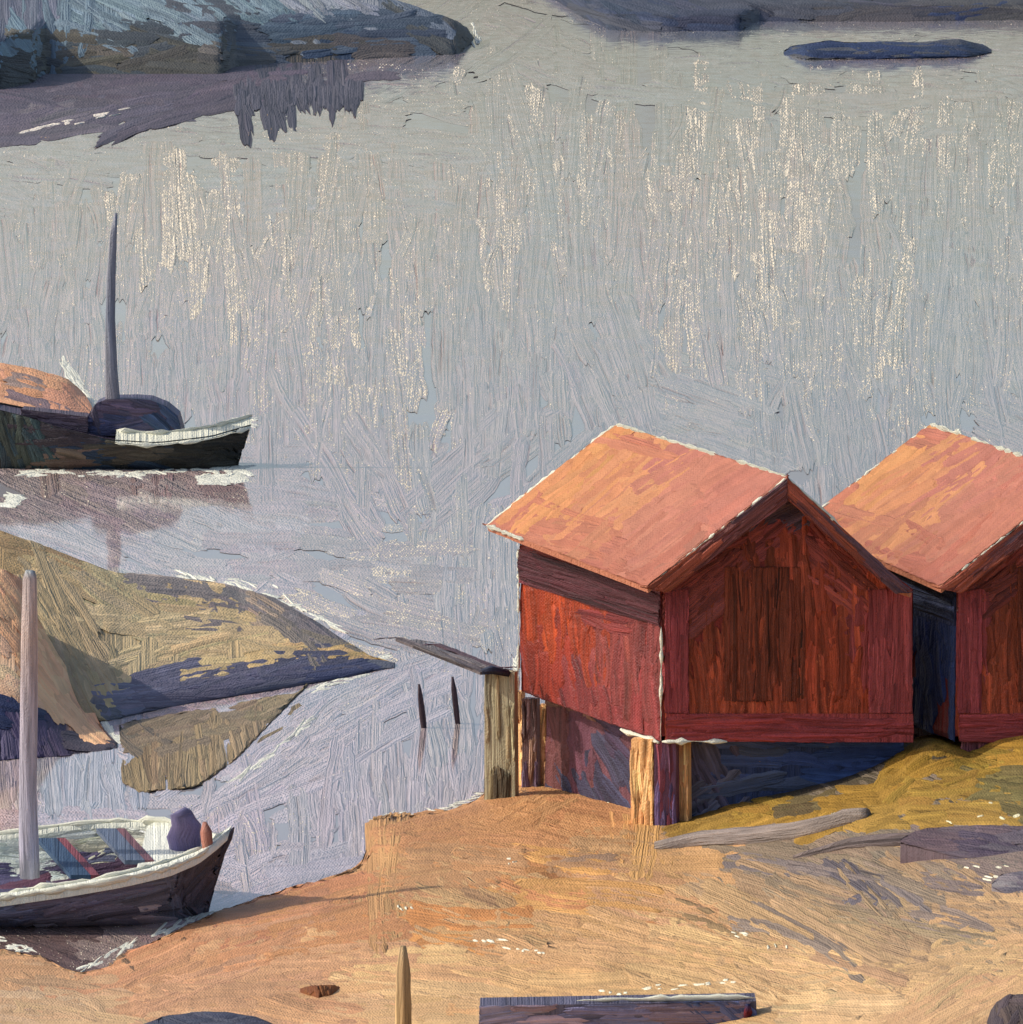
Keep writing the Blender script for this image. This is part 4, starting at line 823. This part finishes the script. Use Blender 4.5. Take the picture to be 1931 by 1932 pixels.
# thwarts
for (xa, ya, xb, yb, c1, c2) in [(88, 1580, 152, 1650, (52, 72, 96), (120, 62, 70)), (200, 1562, 254, 1622, (88, 98, 116), (112, 74, 80))]:
    a = py(xa, ya, Yb_ + BEAM * 1.75); b = py(xb, yb, Yb_ + BEAM * .55)
    t = np.array([.16, 0, 0.0])
    m = MB(); slab(m, [a - t, a + t, b + t, b - t], np.array([0, 0, -.07]), lin(c1) / .8)
    slab(m, [a + t * 1.02, a + t * 1.9, b + t * 1.9, b + t * 1.02], np.array([0, 0, -.09]), lin(c2) / .8)
    m.build('thwart', 'boat_paint', wb, smooth=False)
m = MB(); mp = PY([(57, 1076), (56, 1090), (55, 1200), (54, 1350), (52, 1500), (54, 1600), (56, 1655)], Yb_ + BEAM * .9)
tube(m, mp, np.array([9, 14, 16.5, 17, 17.5, 20, 20]) * Yb_ / F, [lin(c) / .6 for c in [(138, 142, 142), (154, 140, 136), (160, 142, 134), (146, 138, 146), (148, 144, 156), (152, 148, 162), (158, 154, 166)]], seg=16, jit=.16, dry=.03); m.build('mast', 'timber', wb)
# bundle on the foredeck
m = MB(); bc = PY([(352, 1622), (350, 1606), (348, 1580), (352, 1556), (346, 1540), (356, 1526)], Yb_ + BEAM * .95)
tube(m, bc, np.array([20, 31, 33, 28, 25, 9]) * Yb_ / F, [lin(c) / .8 for c in [(74, 78, 124), (96, 90, 130), (120, 108, 140), (112, 108, 138)]], seg=10, jit=.3, rough=.16, squash=(1, .8))
bd = thing('sail_bundle', bc[0], 'upright purple and blue bundle with an orange fold on the bow of the white boat', 'bundle'); m.build('cloth', 'boat_paint', bd)
m = MB(); bc = PY([(389, 1608), (391, 1590), (389, 1568), (386, 1550)], Yb_ + BEAM * .9 - .28)
tube(m, bc, np.array([6, 11, 12, 4]) * Yb_ / F, lin((190, 130, 112)), seg=8, jit=.2, rough=.15); m.build('fold', 'boat_paint', bd)

# ================================================================== THINGS ON THE SHORE
def on_ter(x, y, dz=0.0):
    z = float(z_ter(np.array([x]), np.array([y]))[0]); p = pz(x, y, z); p[2] += dz; return p
def log(pts, rad, cols, label, name='driftwood'):
    P = np.array([on_ter(x, y, r * .55) for (x, y), r in zip(pts, rad)])
    t = np.linspace(0, 1, len(P)); tt = np.linspace(0, 1, 16)
    Q = np.stack([np.interp(tt, t, P[:, i]) for i in range(3)], 1); Q[1:-1] = (Q[:-2] + Q[1:-1] * 2 + Q[2:]) / 4
    m = MB(); tube(m, Q, np.interp(tt, t, rad), [lin(c) for c in cols], seg=12, jit=.16, rough=.12)
    o = m.build(name, 'timber'); return tag(o, label, 'driftwood', 'driftwood on the rocks')
log([(1238, 1604), (1330, 1594), (1430, 1590), (1530, 1578), (1600, 1556), (1640, 1544)], [.10, .16, .18, .18, .17, .12], [(136, 124, 116), (132, 120, 114), (140, 126, 116), (150, 136, 124)], 'thick pale grey curved driftwood log lying below the grass')
log([(1500, 1622), (1600, 1600), (1720, 1592), (1800, 1600), (1836, 1612)], [.05, .11, .12, .11, .04], [(122, 108, 104), (110, 98, 96), (96, 82, 84), (70, 52, 56)], 'thinner dark grey driftwood branch with a blackened tip beside the purple slab')

def boulder(top, bot, depth, x0, x1, samples, n, z, label, w=(16, 28), l=(40, 140), K=.8, cat='boulder', name='boulder', nx=26):
    o = relief(name, 'rock_surface', top, bot, depth, x0, x1, samples, n, w, l, K, z0=z, nx=nx, back=.6, lump=.02, ny=7, bulge=.7)
    return tag(o, label, cat)
boulder([(1700, 1585), (1740, 1562), (1850, 1556), (2050, 1560), (2120, 1590)], [(1700, 1592), (1760, 1606), (1840, 1626), (1950, 1640), (2120, 1640)], 1.2, 1700, 2120, [(1760, 1575, (86, 70, 74), 6), (1880, 1580, (92, 78, 82), 4), (1850, 1610, (70, 60, 72), 8), (1930, 1620, (88, 80, 86), 4)], 60, float(z_ter(np.array([1850.]), np.array([1625.]))[0]) - .05, 'flat dark purple rock slab at the right edge below the grass')
boulder([(1872, 1668), (1890, 1650), (1960, 1640), (2040, 1660)], [(1872, 1674), (1900, 1688), (1960, 1694), (2040, 1690)], .8, 1872, 2040, [(1900, 1665, (112, 104, 106), 10), (1930, 1680, (92, 86, 94), 6)], 26, float(z_ter(np.array([1920.]), np.array([1690.]))[0]) - .05, 'small blue grey rock at the right edge under the purple slab')
boulder([(1864, 1925), (1876, 1892), (1905, 1876), (1990, 1870), (2080, 1920)], [(1864, 1960), (2080, 1990)], 1.0, 1864, 2080, [(1890, 1905, (70, 60, 62), -60), (1920, 1910, (76, 64, 60), 70), (1930, 1890, (84, 72, 70), 10)], 40, float(z_ter(np.array([1930.]), np.array([1960.]))[0]) - .05, 'dark brown boulder in the bottom right corner with pale chips on top', w=(14, 24), l=(30, 80))
boulder([(262, 1934), (310, 1917), (370, 1908), (430, 1908), (480, 1918), (520, 1934)], [(262, 1960), (520, 1965)], .8, 262, 520, [(340, 1925, (64, 66, 80), 4), (420, 1920, (76, 76, 88), 2)], 34, float(z_ter(np.array([390.]), np.array([1962.]))[0]) - .05, 'dark blue grey rounded boulder at the bottom left, only its top showing', w=(12, 20), l=(40, 120))
boulder([(566, 1864), (585, 1859), (625, 1857), (642, 1862)], [(566, 1870), (600, 1886), (625, 1882), (642, 1868)], .3, 566, 642, [(590, 1868, (112, 64, 32), 80), (625, 1866, (124, 76, 40), 80)], 16, float(z_ter(np.array([600.]), np.array([1884.]))[0]), 'small rust brown stone lying in the pale rock left of the wooden stake', w=(6, 12), l=(14, 30), cat='stone', name='stone', nx=10)
m = MB()
for (x, y) in [(1880, 1874), (1905, 1868), (1930, 1866), (1872, 1890)]:
    pass

# dark timber beam on the rocks, bottom edge
zb = float(z_ter(np.array([1150.]), np.array([1975.]))[0]); Ybm = pz(1150, 1975, zb)[1]
beam = thing('timber_beam', py(1150, 1975, Ybm), 'long dark navy timber baulk with pale top edge lying along the bottom of the picture', 'timber')
fq = PY([(905, 1897), (1428, 1888), (1432, 1985), (902, 1990)], Ybm)
m = MB(); slab(m, fq, np.array([.0, .5, 0]), lin((70, 68, 82)) / .5); pq = proj(fq)
paint(m, plane_surf(fq[0], (0, -1, 0)), bbox(pq), 60, [(930, 1910, (92, 88, 102), -4), (1050, 1905, (78, 74, 92), -1), (1200, 1905, (70, 70, 88), -1), (1300, 1925, (82, 72, 82), -1), (1380, 1905, (50, 56, 78), 40), (1000, 1930, (94, 82, 90), -1)], (16, 26), (80, 260), .33, clamp_poly(pq, 2.5), 20, 8, .04, .3, 2.4, 1.4, inside=in_poly(pq), ajit=.03, jit=.16, curve=.05)
m.build('baulk', 'timber', beam, smooth=False)
m = MB(); dabs(m, [fq[0] + (fq[1] - fq[0]) * .35 + [0, .1, .03], fq[1] + [0, .1, .03]], .035, gap=.3); m.build('edging', 'pale_trim', beam)
m = MB(); e0 = py(1412, 1908, Ybm - .06); tube(m, [e0 + [0, 0, .10], e0, e0 + [-.02, 0, -.14]], [.03, .05, .03], [lin((40, 50, 90)), lin((110, 30, 36)), lin((60, 40, 60))], seg=8, rough=.2); m.build('bolt', 'timber', beam)

# stake near the bottom
b0 = on_ter(760, 1962); t0 = py(760, 1784, b0[1])
m = MB(); tube(m, np.linspace(b0 - [0, 0, .1], t0, 8), np.array([17, 16, 15, 15, 14, 13, 12, 5]) * b0[1] / F, [lin(c) for c in [(176, 146, 104), (186, 156, 112), (178, 150, 112), (190, 160, 118)]], seg=10, jit=.22, rough=.12)
o = m.build('wooden_stake', 'timber'); tag(o, 'upright weathered tan wooden stake in the foreground rock beside the rust brown stone', 'stake')

# ================================================================== LIGHT, SKY, CAMERA
to_sun = Vector((-0.80, 0.03, 0.62)).normalized()
sun = bpy.data.lights.new('sun', 'SUN'); sun.energy = 2.75; sun.angle = math.radians(0.6); sun.color = (1.0, 0.93, 0.82)
so = bpy.data.objects.new('sun', sun); C.objects.link(so); so.rotation_euler = (-to_sun).to_track_quat('-Z', 'Y').to_euler(); so.location = (-60, 60, 80)
w = bpy.data.worlds.new('World'); scene.world = w; w.use_nodes = True
nt = w.node_tree; bg = nt.nodes['Background']; sky = nt.nodes.new('ShaderNodeTexSky'); sky.sky_type = 'NISHITA'; sky.sun_disc = False
sky.sun_elevation = math.asin(to_sun.z); sky.sun_rotation = math.atan2(to_sun.x, to_sun.y); sky.dust_density = 2.4; sky.air_density = 1.0
nt.links.new(sky.outputs[0], bg.inputs[0]); bg.inputs[1].default_value = 0.145
cam = bpy.data.cameras.new('camera'); co = bpy.data.objects.new('camera', cam); C.objects.link(co)
cam.sensor_width = 36; cam.lens = 36 * F / 1931.0; cam.clip_end = 9000; cam.clip_start = 1
co.location = (0, 0, HCAM); co.rotation_euler = (math.radians(90) - PITCH, 0, 0)
scene.camera = co
scene.view_settings.view_transform = 'Standard'; scene.view_settings.look = 'None'; scene.view_settings.exposure = 0; scene.view_settings.gamma = 1
